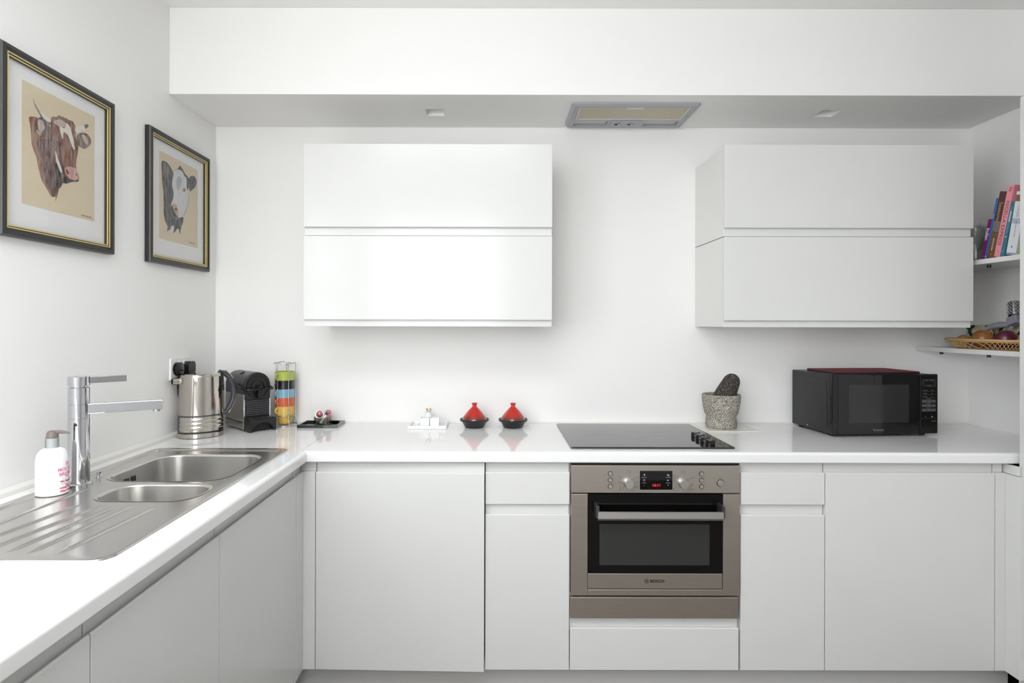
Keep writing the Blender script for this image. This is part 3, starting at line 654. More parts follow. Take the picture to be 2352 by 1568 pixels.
ribm = mat('charcoal_rib_plastic', (66, 66, 70), 0.3)
for k in range(9):
    z = 0.062 + k*0.0074
    obj('rib', MB().prism([(0.0019, z), (-0.0045, z+0.0008), (-0.0045, z+0.0044), (0.0019, z+0.0056)], 0.006, Wc-0.006, 'x'), ribm, cmx)
tr_poly = [(-0.001, 0.001), (0.010, 0.001)] + [(Wc/2 - 0.046*math.cos(R(a)), 0.001 + 0.036*math.sin(R(a))) for a in range(8, 173, 12)] + [(0.101, 0.001), (Wc+0.001, 0.001), (Wc+0.001, 0.054), (-0.001, 0.054)]
tr = obj('drip_tray', MB().prism(tr_poly, -0.058, -0.0005, 'y'), BLACK, cmx, bevel=0.003)
obj('drip_grid', MB().box(0.004, Wc-0.004, -0.054, -0.002, 0.0545, 0.0565), DK, tr, bevel=0.001)
for x in (0.030, 0.055, 0.080):
    obj('grid_slot', MB().box(x-0.001, x+0.001, -0.046, -0.010, 0.0566, 0.0570), DARKBOX, tr)
obj('drip_cavity', MB().box(0.008, 0.103, -0.030, -0.002, 0.001, 0.040), DARKBOX, tr)
obj('button', MB().cyl((0.030, 0.090, CZ+0.0495), (0.028, 0.090, CZ+0.0525), 0.010, n=20), GBLACK, cmx, smooth=40)

# ================================================================== cups in a wire stand
CX, CY = -0.933, 2.612
rack = thing('cup_stand', 'chrome wire stand holding five stacked coloured cups', 'cup stand', (CX, CY, WT + 0.0003))
circ = lambda r, z, n=40, f=None: [(r*math.cos(2*PI*i/n), r*math.sin(2*PI*i/n), z + (f(2*PI*i/n) if f else 0)) for i in range(n)]
WR = 0.0017
obj('base_ring', MB().tube(circ(0.056, 0.0026), 0.0024, 8, True), CHROME, rack, smooth=60)
obj('cup_ring', MB().tube(circ(0.0445, 0.046), WR, 8, True), CHROME, rack, smooth=60)
obj('top_ring', MB().tube(circ(0.0460, 0.274, 40, lambda a: 0.004*math.cos(3*a)), WR, 8, True), CHROME, rack, smooth=60)
for a in (20, 100, 160, 250, 310):
    c, s_ = math.cos(R(a)), math.sin(R(a))
    obj('upright', MB().tube([(c*r, s_*r, z) for r, z in ((0.055, 0.004), (0.048, 0.020), (0.0455, 0.036), (0.0455, 0.150), (0.0455, 0.272))], WR, 8), CHROME, rack, smooth=60)
def cup(k, name_col, rgb, label):
    mt = mat('glaze_' + name_col, rgb, 0.13, coat=0.3)
    c = thing('espresso_cup', label, 'cup', (CX, CY, WT + 0.0105 + 0.0378*k), group='stacked coloured espresso cups')
    obj('bowl', MB().lathe([(0.0275, 0), (0.0290, 0.0015), (0.0350, 0.0355), (0.0412, 0.0380), (0.0415, 0.0388), (0.0415, 0.0752), (0.0405, 0.0758), (0.0392, 0.0752), (0.0388, 0.042), (0.033, 0.034), (0.0265, 0.004), (0.001, 0.003)], 40), mt, c, smooth=40)
    hp = [(0.0405, 0.067), (0.048, 0.0685), (0.0535, 0.064), (0.0545, 0.056), (0.050, 0.0485), (0.0405, 0.047)]
    a = R(-114)
    obj('handle', MB().tube([(r*math.cos(a), r*math.sin(a), z) for r, z in hp], 0.0036, 10, flat=1.4), mt, c, smooth=60)
cup(0, 'yellow', (220, 184, 88), 'yellow espresso cup at the bottom of the stack')
cup(1, 'orange', (202, 96, 56), 'orange espresso cup between the yellow and the blue one')
cup(2, 'blue', (130, 172, 194), 'pale blue espresso cup in the middle of the stack')
cup(3, 'black', (26, 26, 27), 'black espresso cup between the blue and the lime one')
cup(4, 'lime', (174, 184, 82), 'lime green espresso cup at the top of the stack')

# ================================================================== black tray with a jar of capsules
def tray(o, x0, x1, y0, y1, h, w, mt, base=0.003):
    obj('tray_base', MB().box(x0+w, x1-w, y0+w, y1-w, 0, base), mt, o)
    for b in ((x0, x1, y0, y0+w), (x0, x1, y1-w, y1), (x0, x0+w, y0+w, y1-w), (x1-w, x1, y0+w, y1-w)):
        obj('tray_side', MB().box(*b, 0, h), mt, o, bevel=0.0012)
GTRAY = mat('gloss_black_lacquer', (16, 16, 18), 0.07, coat=0.5)
t = thing('serving_tray', 'small gloss black tray in front of the back wall', 'tray', (-0.768, 2.606, WT + 0.0004))
tray(t, -0.088, 0.086, -0.064, 0.064, 0.012, 0.007, GTRAY)
JZ = WT + 0.0004 + 0.0034
JGLASS = glass('green_tinted_glass', (206, 224, 214), 1.7)
t = thing('glass_jar', 'small clear glass pot holding pink coffee capsules', 'jar', (-0.760, 2.598, JZ))
obj('jar_wall', MB().lathe([(0.030, 0.0), (0.0365, 0.002), (0.0385, 0.010), (0.0385, 0.030), (0.0400, 0.033), (0.0400, 0.0365), (0.0375, 0.0365), (0.0365, 0.030), (0.0365, 0.010), (0.034, 0.0055), (0.001, 0.005)], 36), JGLASS, t, smooth=40)
CAPM = mat('pink_foil', (204, 128, 134), 0.36, 0.5, noise=(60, 0.1)); FOIL = mat('silver_foil', (206, 204, 198), 0.35, 0.6)
caps0 = None
for pos, rot, lab in (((-0.744, 2.586, JZ+0.0062), (0, 0, 0), 'pink capsule standing inside the glass pot'),
                      ((-0.774, 2.612, JZ+0.0215), (R(96), 0, R(-40)), 'pink capsule lying at the back of the glass pot'),
                      ((-0.772, 2.588, JZ+0.0475), (R(62), R(38), 0), 'pink capsule with its pale lid facing out, on top at left'),
                      ((-0.741, 2.602, JZ+0.0372), (R(8), R(10), R(20)), 'pink capsule resting dome up on the right of the glass pot')):
    if caps0 is None:
        c = caps0 = thing('coffee_capsule', lab, 'capsule', pos, rot=rot, group='pink coffee capsules')
        obj('dome', MB().lathe([(0.0150, 0.0012), (0.0145, 0.004), (0.0120, 0.021), (0.0095, 0.0262), (0.005, 0.0285), (0.001, 0.029)], 28), CAPM, c, smooth=40)
        obj('rim', MB().lathe([(0.0172, 0.0), (0.0185, 0.0006), (0.0172, 0.0012)], 32), FOIL, c, smooth=60)
    else:
        c = dup(caps0, None, lab, pos); c.rotation_euler = rot
t = thing('sugar_stick', 'white paper sugar stick with black ends leaning in the glass pot', 'sachet', (-0.7685, 2.574, JZ+0.0075), rot=(R(0), R(36), R(8)))
obj('paper_tube', MB().box(-0.004, 0.004, -0.0015, 0.0015, 0.005, 0.048), MATB, t, bevel=0.001)
obj('end', MB().box(-0.004, 0.004, -0.0012, 0.0012, 0.0, 0.0049), BLACK, t); obj('end', MB().box(-0.0045, 0.0045, -0.0012, 0.0012, 0.0481, 0.062), BLACK, t)

# ================================================================== white tray set
t = thing('serving_tray', 'small white tray with two square pots on the back worktop', 'tray', (-0.292, 2.584, WT + 0.0004))
tray(t, -0.084, 0.080, -0.068, 0.066, 0.0135, 0.006, CERAM)
TZ = WT + 0.0004 + 0.0033
t = thing('small_plate', 'small square white dish lying on the white tray', 'dish', (-0.286, 2.566, TZ))
m = MB().loops([rr(-0.042, 0.042, -0.030, 0.030, 0.006, 0), rr(-0.055, 0.055, -0.040, 0.040, 0.008, 0.0085), rr(-0.053, 0.053, -0.038, 0.038, 0.008, 0.0095), rr(-0.041, 0.041, -0.029, 0.029, 0.006, 0.003)])
obj('dish', m, CERAM, t, smooth=30)
for x, lab in ((-0.307, 'white square pot at the left on the small dish'), (-0.265, 'white square pot at the right on the small dish')):
    t = thing('square_pot', lab, 'pot', (x, 2.566, TZ + 0.0033), group='white square pots')
    L = [rr(-0.0196, 0.0196, -0.0196, 0.0196, 0.002, 0), rr(-0.0203, 0.0203, -0.0203, 0.0203, 0.002, 0.036), rr(-0.0180, 0.0180, -0.0180, 0.0180, 0.002, 0.036), rr(-0.0172, 0.0172, -0.0172, 0.0172, 0.002, 0.004)]
    obj('pot_wall', MB().loops(L), CERAM, t, smooth=30)
t = thing('bud_vase', 'tiny white vase of dried orange flowers behind the square pots', 'vase', (-0.300, 2.622, TZ))
obj('vase_body', MB().lathe([(0.016, 0), (0.019, 0.004), (0.020, 0.025), (0.015, 0.042), (0.012, 0.050), (0.014, 0.056), (0.0125, 0.056), (0.010, 0.050)], 28), CERAM, t, smooth=50)
PET = mat('dried_petal', (206, 164, 128), 0.7); STEMM = mat('dried_stem', (190, 176, 140), 0.7)
for k in range(7):
    a = R(51*k + 10); rr_ = 0.009 + 0.009*random.random(); z = 0.062 + 0.008*random.random()
    s = obj('flower_stem', MB().tube([(0, 0, 0.048), (0.5*rr_*math.cos(a), 0.5*rr_*math.sin(a), 0.056), (rr_*math.cos(a), rr_*math.sin(a), z)], 0.0008, 5), STEMM, t)
    obj('flower_head', MB().sphere((rr_*math.cos(a), rr_*math.sin(a), z+0.001), 0.0034, 10, 6, 1, 1, 0.7), PET, s, smooth=60)

# ================================================================== tagines
def zgrad(name, stops, rough, z0, z1, coat=0.5):
    m = mat(name, (200, 30, 30), rough, coat=coat); nt = m.node_tree; b = nt.nodes['Principled BSDF']
    tc = nt.nodes.new('ShaderNodeTexCoord'); sx = nt.nodes.new('ShaderNodeSeparateXYZ'); mr = nt.nodes.new('ShaderNodeMapRange'); cr = nt.nodes.new('ShaderNodeValToRGB')
    mr.inputs['From Min'].default_value = z0; mr.inputs['From Max'].default_value = z1
    nt.links.new(tc.outputs['Object'], sx.inputs[0]); nt.links.new(sx.outputs['Z'], mr.inputs['Value']); nt.links.new(mr.outputs[0], cr.inputs[0])
    e = cr.color_ramp.elements
    while len(e) < len(stops): e.new(0.5)
    for el, (p, c) in zip(e, stops): el.position = p; el.color = (*lin(c), 1)
    nt.links.new(cr.outputs[0], b.inputs['Base Color']); return m
REDGLAZE = zgrad('red_flame_glaze', [(0.0, (96, 44, 34)), (0.22, (112, 44, 34)), (0.46, (192, 40, 32)), (1.0, (200, 36, 32))], 0.16, 0.022, 0.103)
DISHM = mat('matt_black_glaze', (34, 34, 36), 0.28)
def tagine(x, label):
    t = thing('mini_tagine', label, 'tagine', (x, 2.572, WT + 0.0004), group='miniature red tagines')
    obj('base_dish', MB().lathe([(0.040, 0), (0.0415, 0.0015), (0.0535, 0.024), (0.0590, 0.0262), (0.0630, 0.0300), (0.0638, 0.0345), (0.0622, 0.0368), (0.0600, 0.0355), (0.0575, 0.0310), (0.052, 0.0265), (0.04, 0.006), (0.001, 0.005)], 48), DISHM, t, smooth=40)
    obj('lid', MB().lathe([(0.0515, 0.0272), (0.0550, 0.0285), (0.0545, 0.0330), (0.0470, 0.0480), (0.0330, 0.0660), (0.0200, 0.0800), (0.0115, 0.0880), (0.0090, 0.0915), (0.0088, 0.0945), (0.0120, 0.1015), (0.0130, 0.1040), (0.0115, 0.1050), (0.0080, 0.1025), (0.001, 0.1010)], 48), REDGLAZE, t, smooth=45)
tagine(-0.094, 'left of the two miniature red and black tagines')
tagine(0.0735, 'miniature red and black tagine nearer to the hob')

# ================================================================== hob
t = thing('hob', 'black glass ceramic hob set in the worktop above the oven', 'hob', (0.565, 2.382, WT + 0.0003))
m = MB().loops([rr(-0.2945, 0.2945, -0.2525, 0.2525, 0.006, 0), rr(-0.296, 0.296, -0.254, 0.254, 0.007, 0.002), rr(-0.296, 0.296, -0.254, 0.254, 0.007, 0.0045), rr(-0.2935, 0.2935, -0.2515, 0.2515, 0.006, 0.0062)])
obj('glass_top', m, HOBGLASS, t, smooth=30)
ZONE = mat('hob_zone_print', (24, 24, 26), 0.05, spec=1.0)
for x, y, r in ((-0.15, -0.12, 0.105), (-0.15, 0.13, 0.075), (0.06, 0.12, 0.09), (0.06, -0.12, 0.075)):
    obj('cooking_zone', MB().lathe([(r-0.001, 0.00621), (r, 0.00621), (r, 0.00626), (r-0.001, 0.00626)], 48, (x, y), closed=True), ZONE, t)
for k in range(4):
    o = obj('control_knob', MB().lathe([(0.0165, 0.0063), (0.0175, 0.0075), (0.0172, 0.0225), (0.0160, 0.0245), (0.001, 0.0247)], 28, (0.222, -0.205 + 0.0525*k)), GBLACK, t, smooth=40)
    obj('pointer', MB().box(0.221, 0.223, -0.205 + 0.0525*k - 0.016, -0.205 + 0.0525*k - 0.004, 0.0247, 0.0251), ALU, o)

# ================================================================== chopping mat, mortar, pestle
t = tag(obj('cutting_mat', MB().box(0.886, 1.104, 2.462, 2.672, WT + 0.0003, WT + 0.0043), mat('cream_acrylic', (232, 230, 220), 0.1, coat=0.3), bevel=0.001), 'thin cream plastic chopping board under the stone mortar', 'chopping board')
def granite(name, stops, scale):
    m = mat(name, (140, 135, 128), 0.85, spec=0.25, bump=(240, 0.6, 0.002)); nt = m.node_tree; b = nt.nodes['Principled BSDF']
    tc = nt.nodes.new('ShaderNodeTexCoord'); n1 = nt.nodes.new('ShaderNodeTexNoise'); n1.inputs['Scale'].default_value = scale; n1.inputs['Detail'].default_value = 3
    cr = nt.nodes.new('ShaderNodeValToRGB'); e = cr.color_ramp.elements
    while len(e) < len(stops): e.new(0.5)
    for el, (p, c) in zip(e, stops): el.position = p; el.color = (*lin(c), 1)
    nt.links.new(tc.outputs['Object'], n1.inputs['Vector']); nt.links.new(n1.outputs['Fac'], cr.inputs[0]); nt.links.new(cr.outputs[0], b.inputs['Base Color']); return m
GRAN = granite('pale_granite', [(0.34, (62, 58, 54)), (0.46, (142, 136, 127)), (0.56, (176, 170, 160)), (0.66, (206, 202, 194))], 260)
DGRAN = granite('dark_granite', [(0.36, (34, 32, 30)), (0.52, (66, 62, 57)), (0.62, (104, 96, 88)), (0.7, (160, 150, 140))], 260)
MZ = WT + 0.0046
t = thing('mortar', 'grey granite mortar on the chopping board between hob and microwave', 'mortar', (0.975, 2.566, MZ))
obj('mortar_bowl', MB().lathe([(0.054, 0.002), (0.060, 0), (0.0645, 0.006), (0.0655, 0.022), (0.0620, 0.040), (0.0615, 0.050), (0.0690, 0.062), (0.0745, 0.085), (0.0790, 0.120), (0.0800, 0.138), (0.0775, 0.1425), (0.0700, 0.1425), (0.0650, 0.137), (0.058, 0.10), (0.045, 0.065), (0.02, 0.048), (0.001, 0.046)], 48), GRAN, t, smooth=50)
pa, pb = Vector((0.962, 2.560, MZ+0.082)), Vector((1.030, 2.572, MZ+0.212))
d = (pb-pa).normalized(); L = [pa - d*0.004]; rads = [0.018]
for f, r in ((0.02, 0.030), (0.10, 0.0400), (0.28, 0.0450), (0.5, 0.0430), (0.75, 0.0380), (0.92, 0.0345), (1.0, 0.029), (1.07, 0.021), (1.11, 0.008)):
    L.append(pa + (pb-pa)*f); rads.append(r)
tag(obj('pestle', MB().tube(L, rads, 28), DGRAN, smooth=60), 'dark granite pestle leaning in the mortar', 'pestle')

# ================================================================== microwave
mw = thing('microwave', 'black microwave oven on the right of the back worktop', 'microwave', (1.337, 2.352, WT + 0.0004), R(4.5))
Wm, Hm, Dm, F0 = 0.446, 0.250, 0.286, 0.010
for x in (0.03, Wm-0.03):
    for y in (0.05, Dm-0.03):
        obj('foot', MB().lathe([(0.012, 0), (0.014, F0)], 16, (x, y)), BLACK, mw, smooth=40)
MWB = mat('black_painted_steel', (30, 30, 31), 0.38, bump=(400, 0.05, 0.0005))
c = obj('cabinet', MB().box(0.003, Wm-0.003, 0.022, Dm, F0, Hm-0.002), MWB, mw, bevel=0.004)
em = MB()
for k in range(5):
    for j in range(5): em.box(0.0022, 0.0029, 0.060+k*0.036, 0.060+k*0.036+0.030, F0+0.034+j*0.0090, F0+0.0385+j*0.0090)
for k in range(25):
    y0 = 0.060 + (k // 5)*0.036; z0 = F0+0.034+(k % 5)*0.0090
    obj('vent_slot', MB().box(0.0022, 0.0029, y0+0.03, y0+0.06, z0, z0+0.0045), DARKBOX, c)
obj('pressed_panel', MB().prism([(0.036, 0.028), (0.262, 0.028), (0.262, 0.225), (0.052, 0.225), (0.045, 0.215)], 0.0016, 0.0030, 'x').mp(lambda a, b, z: (a, b, z+F0*0.2)), MWB, c, bevel=0.0006)
obj('screw', MB().sphere((0.0026, 0.17, F0+0.012), 0.0030, 12, 8), CHROME, c, smooth=60)
dr = obj('door', MB().box(0.0, 0.3655, 0.0, 0.0212, F0, Hm), GBLACK, mw, bevel=0.004)
obj('door_glass', MB().box(0.022, 0.3640, -0.0012, -0.0002, F0+0.004, Hm-0.004), BLACKGLASS, dr)
obj('window', MB().box(0.0656, 0.320, -0.0018, -0.0013, F0+0.046, Hm-0.0415), mat('mesh_window', (44, 44, 45), 0.12, noise=(500, 0.15)), dr)
pn = obj('control_panel', MB().box(0.3675, Wm, 0.0, 0.0212, F0, Hm), GBLACK, mw, bevel=0.004)
def mwz(o): return Hm - o
obj('display', MB().box(0.3765, 0.4357, -0.0012, -0.0001, mwz(0.0515), mwz(0.0195)), mat('display_grey', (40, 40, 42), 0.25), pn)
obj('display_screen', MB().box(0.388, 0.425, -0.0018, -0.0013, mwz(0.0420), mwz(0.0290)), mat('dark_red_screen', (22, 14, 14), 0.15), pn)
LPRINT = mat('pale_print', (150, 150, 148), 0.5); GBTN = mat('grey_key', (74, 75, 80), 0.4)
for k, words in enumerate((('Beverage', 'Meal', 'Pizza'), ('Bread', 'Meat', 'Fish'), ('Jacket', 'Fresh', 'Soup'))):
    for j in range(3):
        x0 = 0.3765 + 0.0199*j; z1 = mwz(0.103 + 0.0176*k)
        b = obj('key', MB().box(x0, x0+0.0194, -0.0010, -0.0001, z1-0.0122, z1), GBTN, pn)
        obj('lettering', face_front(text(words[j], 0.0042), x0+0.0097, -0.0012, z1-0.0061), LPRINT, b, recalc=False)
for s, x, o in (('Time', 0.396, 0.0245), ('Weight', 0.417, 0.0245), ('min  sec  kg', 0.406, 0.0465), ('Micro Power', 0.391, 0.0655), ('10 min', 0.420, 0.0655), ('Quick 30', 0.391, 0.0785), ('1 min', 0.420, 0.0785), ('Timer/Clock', 0.391, 0.0910), ('10 s', 0.420, 0.0910), ('Auto Defrost', 0.405, 0.0995), ('Auto Reheat', 0.405, 0.1180), ('Auto Cook', 0.405, 0.1358)):
    obj('lettering', face_front(text(s, 0.0038), x, -0.0021 if o < 0.05 else -0.0003, mwz(o)), LPRINT, pn, recalc=False)
for o in (0.0700, 0.0825, 0.0955, 0.1780):
    obj('rule_line', MB().box(0.377, 0.4355, -0.0004, -0.0001, mwz(o)-0.0002, mwz(o)+0.0002), mat('olive_line', (120, 112, 84), 0.5), pn)
obj('start_symbol', MB().prism([(0.4165, mwz(0.1715)), (0.4200, mwz(0.1750)), (0.4235, mwz(0.1715)), (0.4200, mwz(0.1680))], -0.0004, -0.0001, 'y'), LPRINT, pn)
obj('stop_symbol', MB().prism([(0.392+0.003*math.cos(a), mwz(0.1715)+0.003*math.sin(a)) for a in [2*PI*i/12 for i in range(12)]], -0.0004, -0.0001, 'y'), mat('stop_red', (120, 30, 28), 0.5), pn)
obj('lettering', face_front(text('NN-E281B', 0.0042), 0.4270, -0.0003, mwz(0.1895)), LPRINT, pn, recalc=False)
obj('lettering', face_front(text('Panasonic', 0.0115, 0.0002), 0.191, -0.0014, mwz(0.2225)), mat('grey_brand_print', (112, 112, 112), 0.4), dr, recalc=False)
# folding board on top of it
t = thing('folding_board', 'dark red hinged board lying on top of the microwave', 'board', (1.337 + 0.02, 2.352, WT + 0.0004 + Hm - 0.002 + 0.0004), R(4.5))
REDB = mat('dark_red_felt', (112, 36, 44), 0.8, noise=(80, 0.1))
for x0, x1 in ((0.020, 0.196), (0.200, 0.376)):
    p = obj('board_half', MB().box(x0, x1, 0.035, 0.235, 0.0, 0.0055), BLACK, t)
    obj('red_facing', MB().box(x0, x1, 0.035, 0.235, 0.0056, 0.0095), REDB, p, bevel=0.001)
obj('hinge', MB().box(0.1961, 0.1999, 0.06, 0.21, 0.003, 0.0052), BLACK, t)
# ================================================================== built-in oven
OX, OZ, OY = 0.2655, 0.861, 2.084            # left edge, top edge, front plane
ov = thing('oven', 'stainless steel built-in oven under the hob', 'oven', (OX, OY, 0.32))
def ob(x0, x1, o0, o1, y0, y1): return MB().box(OX+x0, OX+x1, OY+y0, OY+y1, OZ-o1, OZ-o0)
obj('oven_body', ob(0.012, 0.582, 0.006, 0.455, 0.045, 0.52), DARKBOX, ov, world=True)
obj('vent_gap', ob(0.0, 0.594, -0.006, -0.0003, 0.012, 0.03), DARKBOX, ov, world=True)
obj('backing', ob(-0.001, 0.595, 0.0, 0.458, 0.0285, 0.0445), DARKBOX, ov, world=True)
cp = obj('control_panel', ob(0, 0.594, 0, 0.097, 0, 0.028), OVENSTEEL, ov, world=True, bevel=0.0015)
def disc(x, o, r, y0, y1, n=28, taper=0.94): return MB().lathe([(r, y1), (r, y0+0.0015), (r*taper, y0)], n).mp(lambda a, b, c: (OX+x+a, OY+c, OZ-o+b))
for x in (0.137, 0.458):
    for o in (0.0286, 0.0514, 0.0736):
        b = obj('push_button', disc(x, o, 0.0072, -0.0040, -0.0001, 20), ALU, cp, world=True, smooth=40)
        obj('button_ring', MB().lathe([(0.0073, 0), (0.0088, 0), (0.0088, 0.0012), (0.0073, 0.0012)], 24, closed=True).mp(lambda a, c, d_: (OX+x+a, OY-0.0013+d_, OZ-o+c)), BLACK, b, world=True, smooth=40)
b = obj('push_button', disc(0.525, 0.061, 0.0115, -0.005, -0.0001), ALU, cp, world=True, smooth=40)
obj('button_ring', MB().lathe([(0.0116, 0), (0.0132, 0), (0.0132, 0.0012), (0.0116, 0.0012)], 28, closed=True).mp(lambda a, c, d_: (OX+0.525+a, OY-0.0013+d_, OZ-0.061+c)), BLACK, b, world=True, smooth=40)
PRINT = mat('dark_panel_print', (74, 70, 66), 0.6)
def line(m, x0, o0, x1, o1, w=0.0005):
    dx, dz = x1-x0, -(o1-o0); l = math.hypot(dx, dz); nx, nz = -dz/l*w/2, dx/l*w/2
    return m.prism([(OX+x0+nx, OZ-o0+nz), (OX+x0-nx, OZ-o0-nz), (OX+x1-nx, OZ-o1-nz), (OX+x1+nx, OZ-o1+nz)], OY-0.0004, OY-0.0001, 'y')
def sq(m, x, o, r=0.0025):
    for a, b, c, d_ in ((-r, -r, r, -r), (r, -r, r, r), (r, r, -r, r), (-r, r, -r, -r)): line(m, x+a, o+b, x+c, o+d_, 0.0006)
    return m
for x, marks in ((0.2016, [(-0.031, 0.041), (-0.031, 0.059), (-0.031, 0.074), (-0.031, 0.083), (0.031, 0.041), (0.031, 0.058), (0.031, 0.074)]),
                 (0.394, [(-0.033, 0.034), (-0.033, 0.043), (-0.033, 0.050), (-0.033, 0.058), (-0.033, 0.084), (0.031, 0.043), (0.031, 0.066), (0.031, 0.084)])):
    k = obj('selector_dial', disc(x, 0.062, 0.0160, -0.018, -0.0001, 40, 0.97), ALU, cp, world=True, smooth=40)
    obj('dial_ring', MB().lathe([(0.0161, 0), (0.0175, 0), (0.0175, 0.0015), (0.0161, 0.0015)], 40, closed=True).mp(lambda a, c, d_: (OX+x+a, OY-0.0016+d_, OZ-0.062+c)), CHROME, k, world=True, smooth=40)
    m = MB(); sq(m, x, 0.023, 0.0050); line(m, x, 0.0385, x, 0.0410, 0.0012)
    for dx, o in marks:
        sq(m, x+dx, o, 0.0022); e = 0.0175*(1 if dx > 0 else -1)
        line(m, x+dx*0.88, o+0.0035, x+e*1.15, o+0.0035); line(m, x+e*1.15, o+0.0035, x+e*0.9, 0.062+(o-0.062)*0.62)
    obj('dial_marks', m, PRINT, cp, world=True, recalc=True)
m = MB(); line(m, 0.520, 0.0445, 0.520, 0.0405, 0.0006); sq(m, 0.527, 0.0425, 0.0022)
obj('lamp_mark', m, PRINT, cp, world=True)
dp = obj('display', ob(0.241, 0.355, 0.0185, 0.0845, -0.0012, -0.0001), BLACKGLASS, cp, world=True)
PALE = mat('display_white_print', (206, 206, 208), 0.5)
LED = mat('red_led', (255, 30, 50), 0.4, emis=((255, 40, 70), 0.55))
def otext(s, size, x, o, y, mt, par, b=0.0, sp=1.0): return obj('lettering', face_front(text(s, size, b, spacing=sp), OX+x, OY+y, OZ-o), mt, par, world=True, recalc=False)
otext('16:11', 0.0125, 0.2990, 0.0690, -0.0014, LED, dp, 0.0003, 1.1)
for s, x, o in (('-8', 0.2555, 0.0325), ('kg', 0.3400, 0.0325), ('o-', 0.3400, 0.0510), ('-', 0.2555, 0.0690), ('+', 0.3400, 0.0690)):
    otext(s, 0.0085, x, o, -0.0014, PALE, dp, 0.0001)
obj('clock_symbol', MB().tube([(OX+0.2555+0.003*math.cos(a), OY-0.0015, OZ-0.051+0.003*math.sin(a)) for a in [2*PI*i/16 for i in range(16)]], 0.0004, 5, True), PALE, dp, world=True)
for x in (0.2555, 0.3400):
    for o in (0.0413, 0.0610):
        obj('rule_line', ob(x-0.0085, x+0.0085, o-0.0003, o+0.0003, -0.0015, -0.0012), PALE, dp, world=True)
# door
DO = 0.1006
fr = MB()
dw = obj('door_frame', ob(0, 0.0576, DO, 0.458, 0, 0.028).merge(ob(0.5345, 0.594, DO, 0.458, 0, 0.028)).merge(ob(0.0576, 0.5345, 0.4365, 0.458, 0, 0.028)), OVENSTEEL, ov, world=True, bevel=0.0015)
obj('door_glass', ob(0.0582, 0.5338, DO+0.001, 0.3800, 0.0015, 0.020), BLACKGLASS, dw, world=True, bevel=0.001)
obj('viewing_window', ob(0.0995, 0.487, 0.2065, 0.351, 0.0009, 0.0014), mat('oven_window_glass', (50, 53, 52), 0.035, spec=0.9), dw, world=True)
lp = obj('lower_panel', ob(0.0586, 0.5320, 0.3808, 0.4340, 0.0010, 0.020), OVENSTEEL, dw, world=True, bevel=0.0012)
INKB = mat('black_brand_print', (30, 30, 32), 0.5)
otext('BOSCH', 0.0145, 0.3030, 0.4075, 0.0006, INKB, lp, 0.0005, 1.08)
lg = MB()
for r in (0.0074,): lg.tube([(OX+0.2660+r*math.cos(a), OY+0.0007, OZ-0.4075+r*math.sin(a)) for a in [2*PI*i/28 for i in range(28)]], 0.0006, 6, True)
for s in (-1, 1): lg.box(OX+0.2660+s*0.0032-0.0008, OX+0.2660+s*0.0032+0.0008, OY+0.0002, OY+0.0009, OZ-0.4075-0.0052, OZ-0.4075+0.0052)
lg.box(OX+0.2634, OX+0.2686, OY+0.0002, OY+0.0009, OZ-0.4082, OZ-0.4068)
obj('round_emblem', lg, INKB, lp, world=True)
hd = obj('handle', MB().prism([(OY-0.052, OZ-0.1495), (OY-0.046, OZ-0.1480), (OY-0.040, OZ-0.1500), (OY-0.038, OZ-0.1640), (OY-0.041, OZ-0.1760), (OY-0.048, OZ-0.1775), (OY-0.053, OZ-0.1700)], OX+0.086, OX+0.517, 'x'), ALU, dw, world=True, smooth=30)
for x in (0.080, 0.513):
    obj('handle_bracket', ob(x, x+0.011, 0.130, 0.172, -0.046, 0.0014), mat('dark_aluminium', (92, 92, 96), 0.35, 0.8), hd, world=True, bevel=0.001)
obj('lower_trim', ob(-0.0035, 0.5890, 0.4640, 0.5380, 0.0, 0.018), OVENSTEEL, ov, world=True, bevel=0.0015)

# ================================================================== extractor in the soffit
HX0, HX1, HYa, HYb = 0.304, 0.824, 2.374, 2.652
ex = thing('extractor_hood', 'grey flush extractor fan unit in the soffit above the hob', 'extractor', ((HX0+HX1)/2, (HYa+HYb)/2, SB))
hg = mat('extractor_grey', (164, 166, 170), 0.38)
def hz(a, b): return SB - a, SB - b
def frame_loop(i, z): return rr(HX0+i, HX1-i, HYa+i, HYb-i, max(0.004, 0.016-i), z, 5)
inner = (HX0+0.030, HX1-0.034, HYa+0.020, HYb-0.120)
m = MB().loops([frame_loop(0, SB-0.0004), frame_loop(0.001, SB-0.006), frame_loop(0.010, SB-0.013), frame_loop(0.018, SB-0.013)], False, False)
z0 = SB-0.013
recess = [(HX0+0.032, HX0+0.178), (HX1-0.182, HX1-0.036)]; RY0, RY1 = HYb-0.090, HYb-0.030
bx = [HX0+0.0175, recess[0][0], recess[0][1], recess[1][0], recess[1][1], HX1-0.0175]
for i in range(5):
    if i in (1, 3):
        m.box(bx[i], bx[i+1], HYb-0.114, RY0, z0, SB-0.001); m.box(bx[i], bx[i+1], RY1, HYb-0.0175, z0, SB-0.001)
    else: m.box(bx[i], bx[i+1], HYb-0.114, HYb-0.0175, z0, SB-0.001)
m.box(HX0+0.0175, HX0+0.030, HYa+0.0175, HYb-0.114, z0, SB-0.001); m.box(HX1-0.036, HX1-0.0175, HYa+0.0175, HYb-0.114, z0, SB-0.001)
m.box(HX0+0.030, HX1-0.036, HYa+0.0175, HYa+0.022, z0, SB-0.001)
obj('housing', m, hg, ex, world=True, smooth=35)
ft = obj('filter', MB().box(HX0+0.031, HX1-0.037, HYa+0.0225, HYb-0.1145, SB-0.011, SB-0.004), mat('greasy_filter_mesh', (196, 188, 166), 0.7, noise=(120, 0.10), bump=(350, 0.5, 0.001)), ex, world=True)
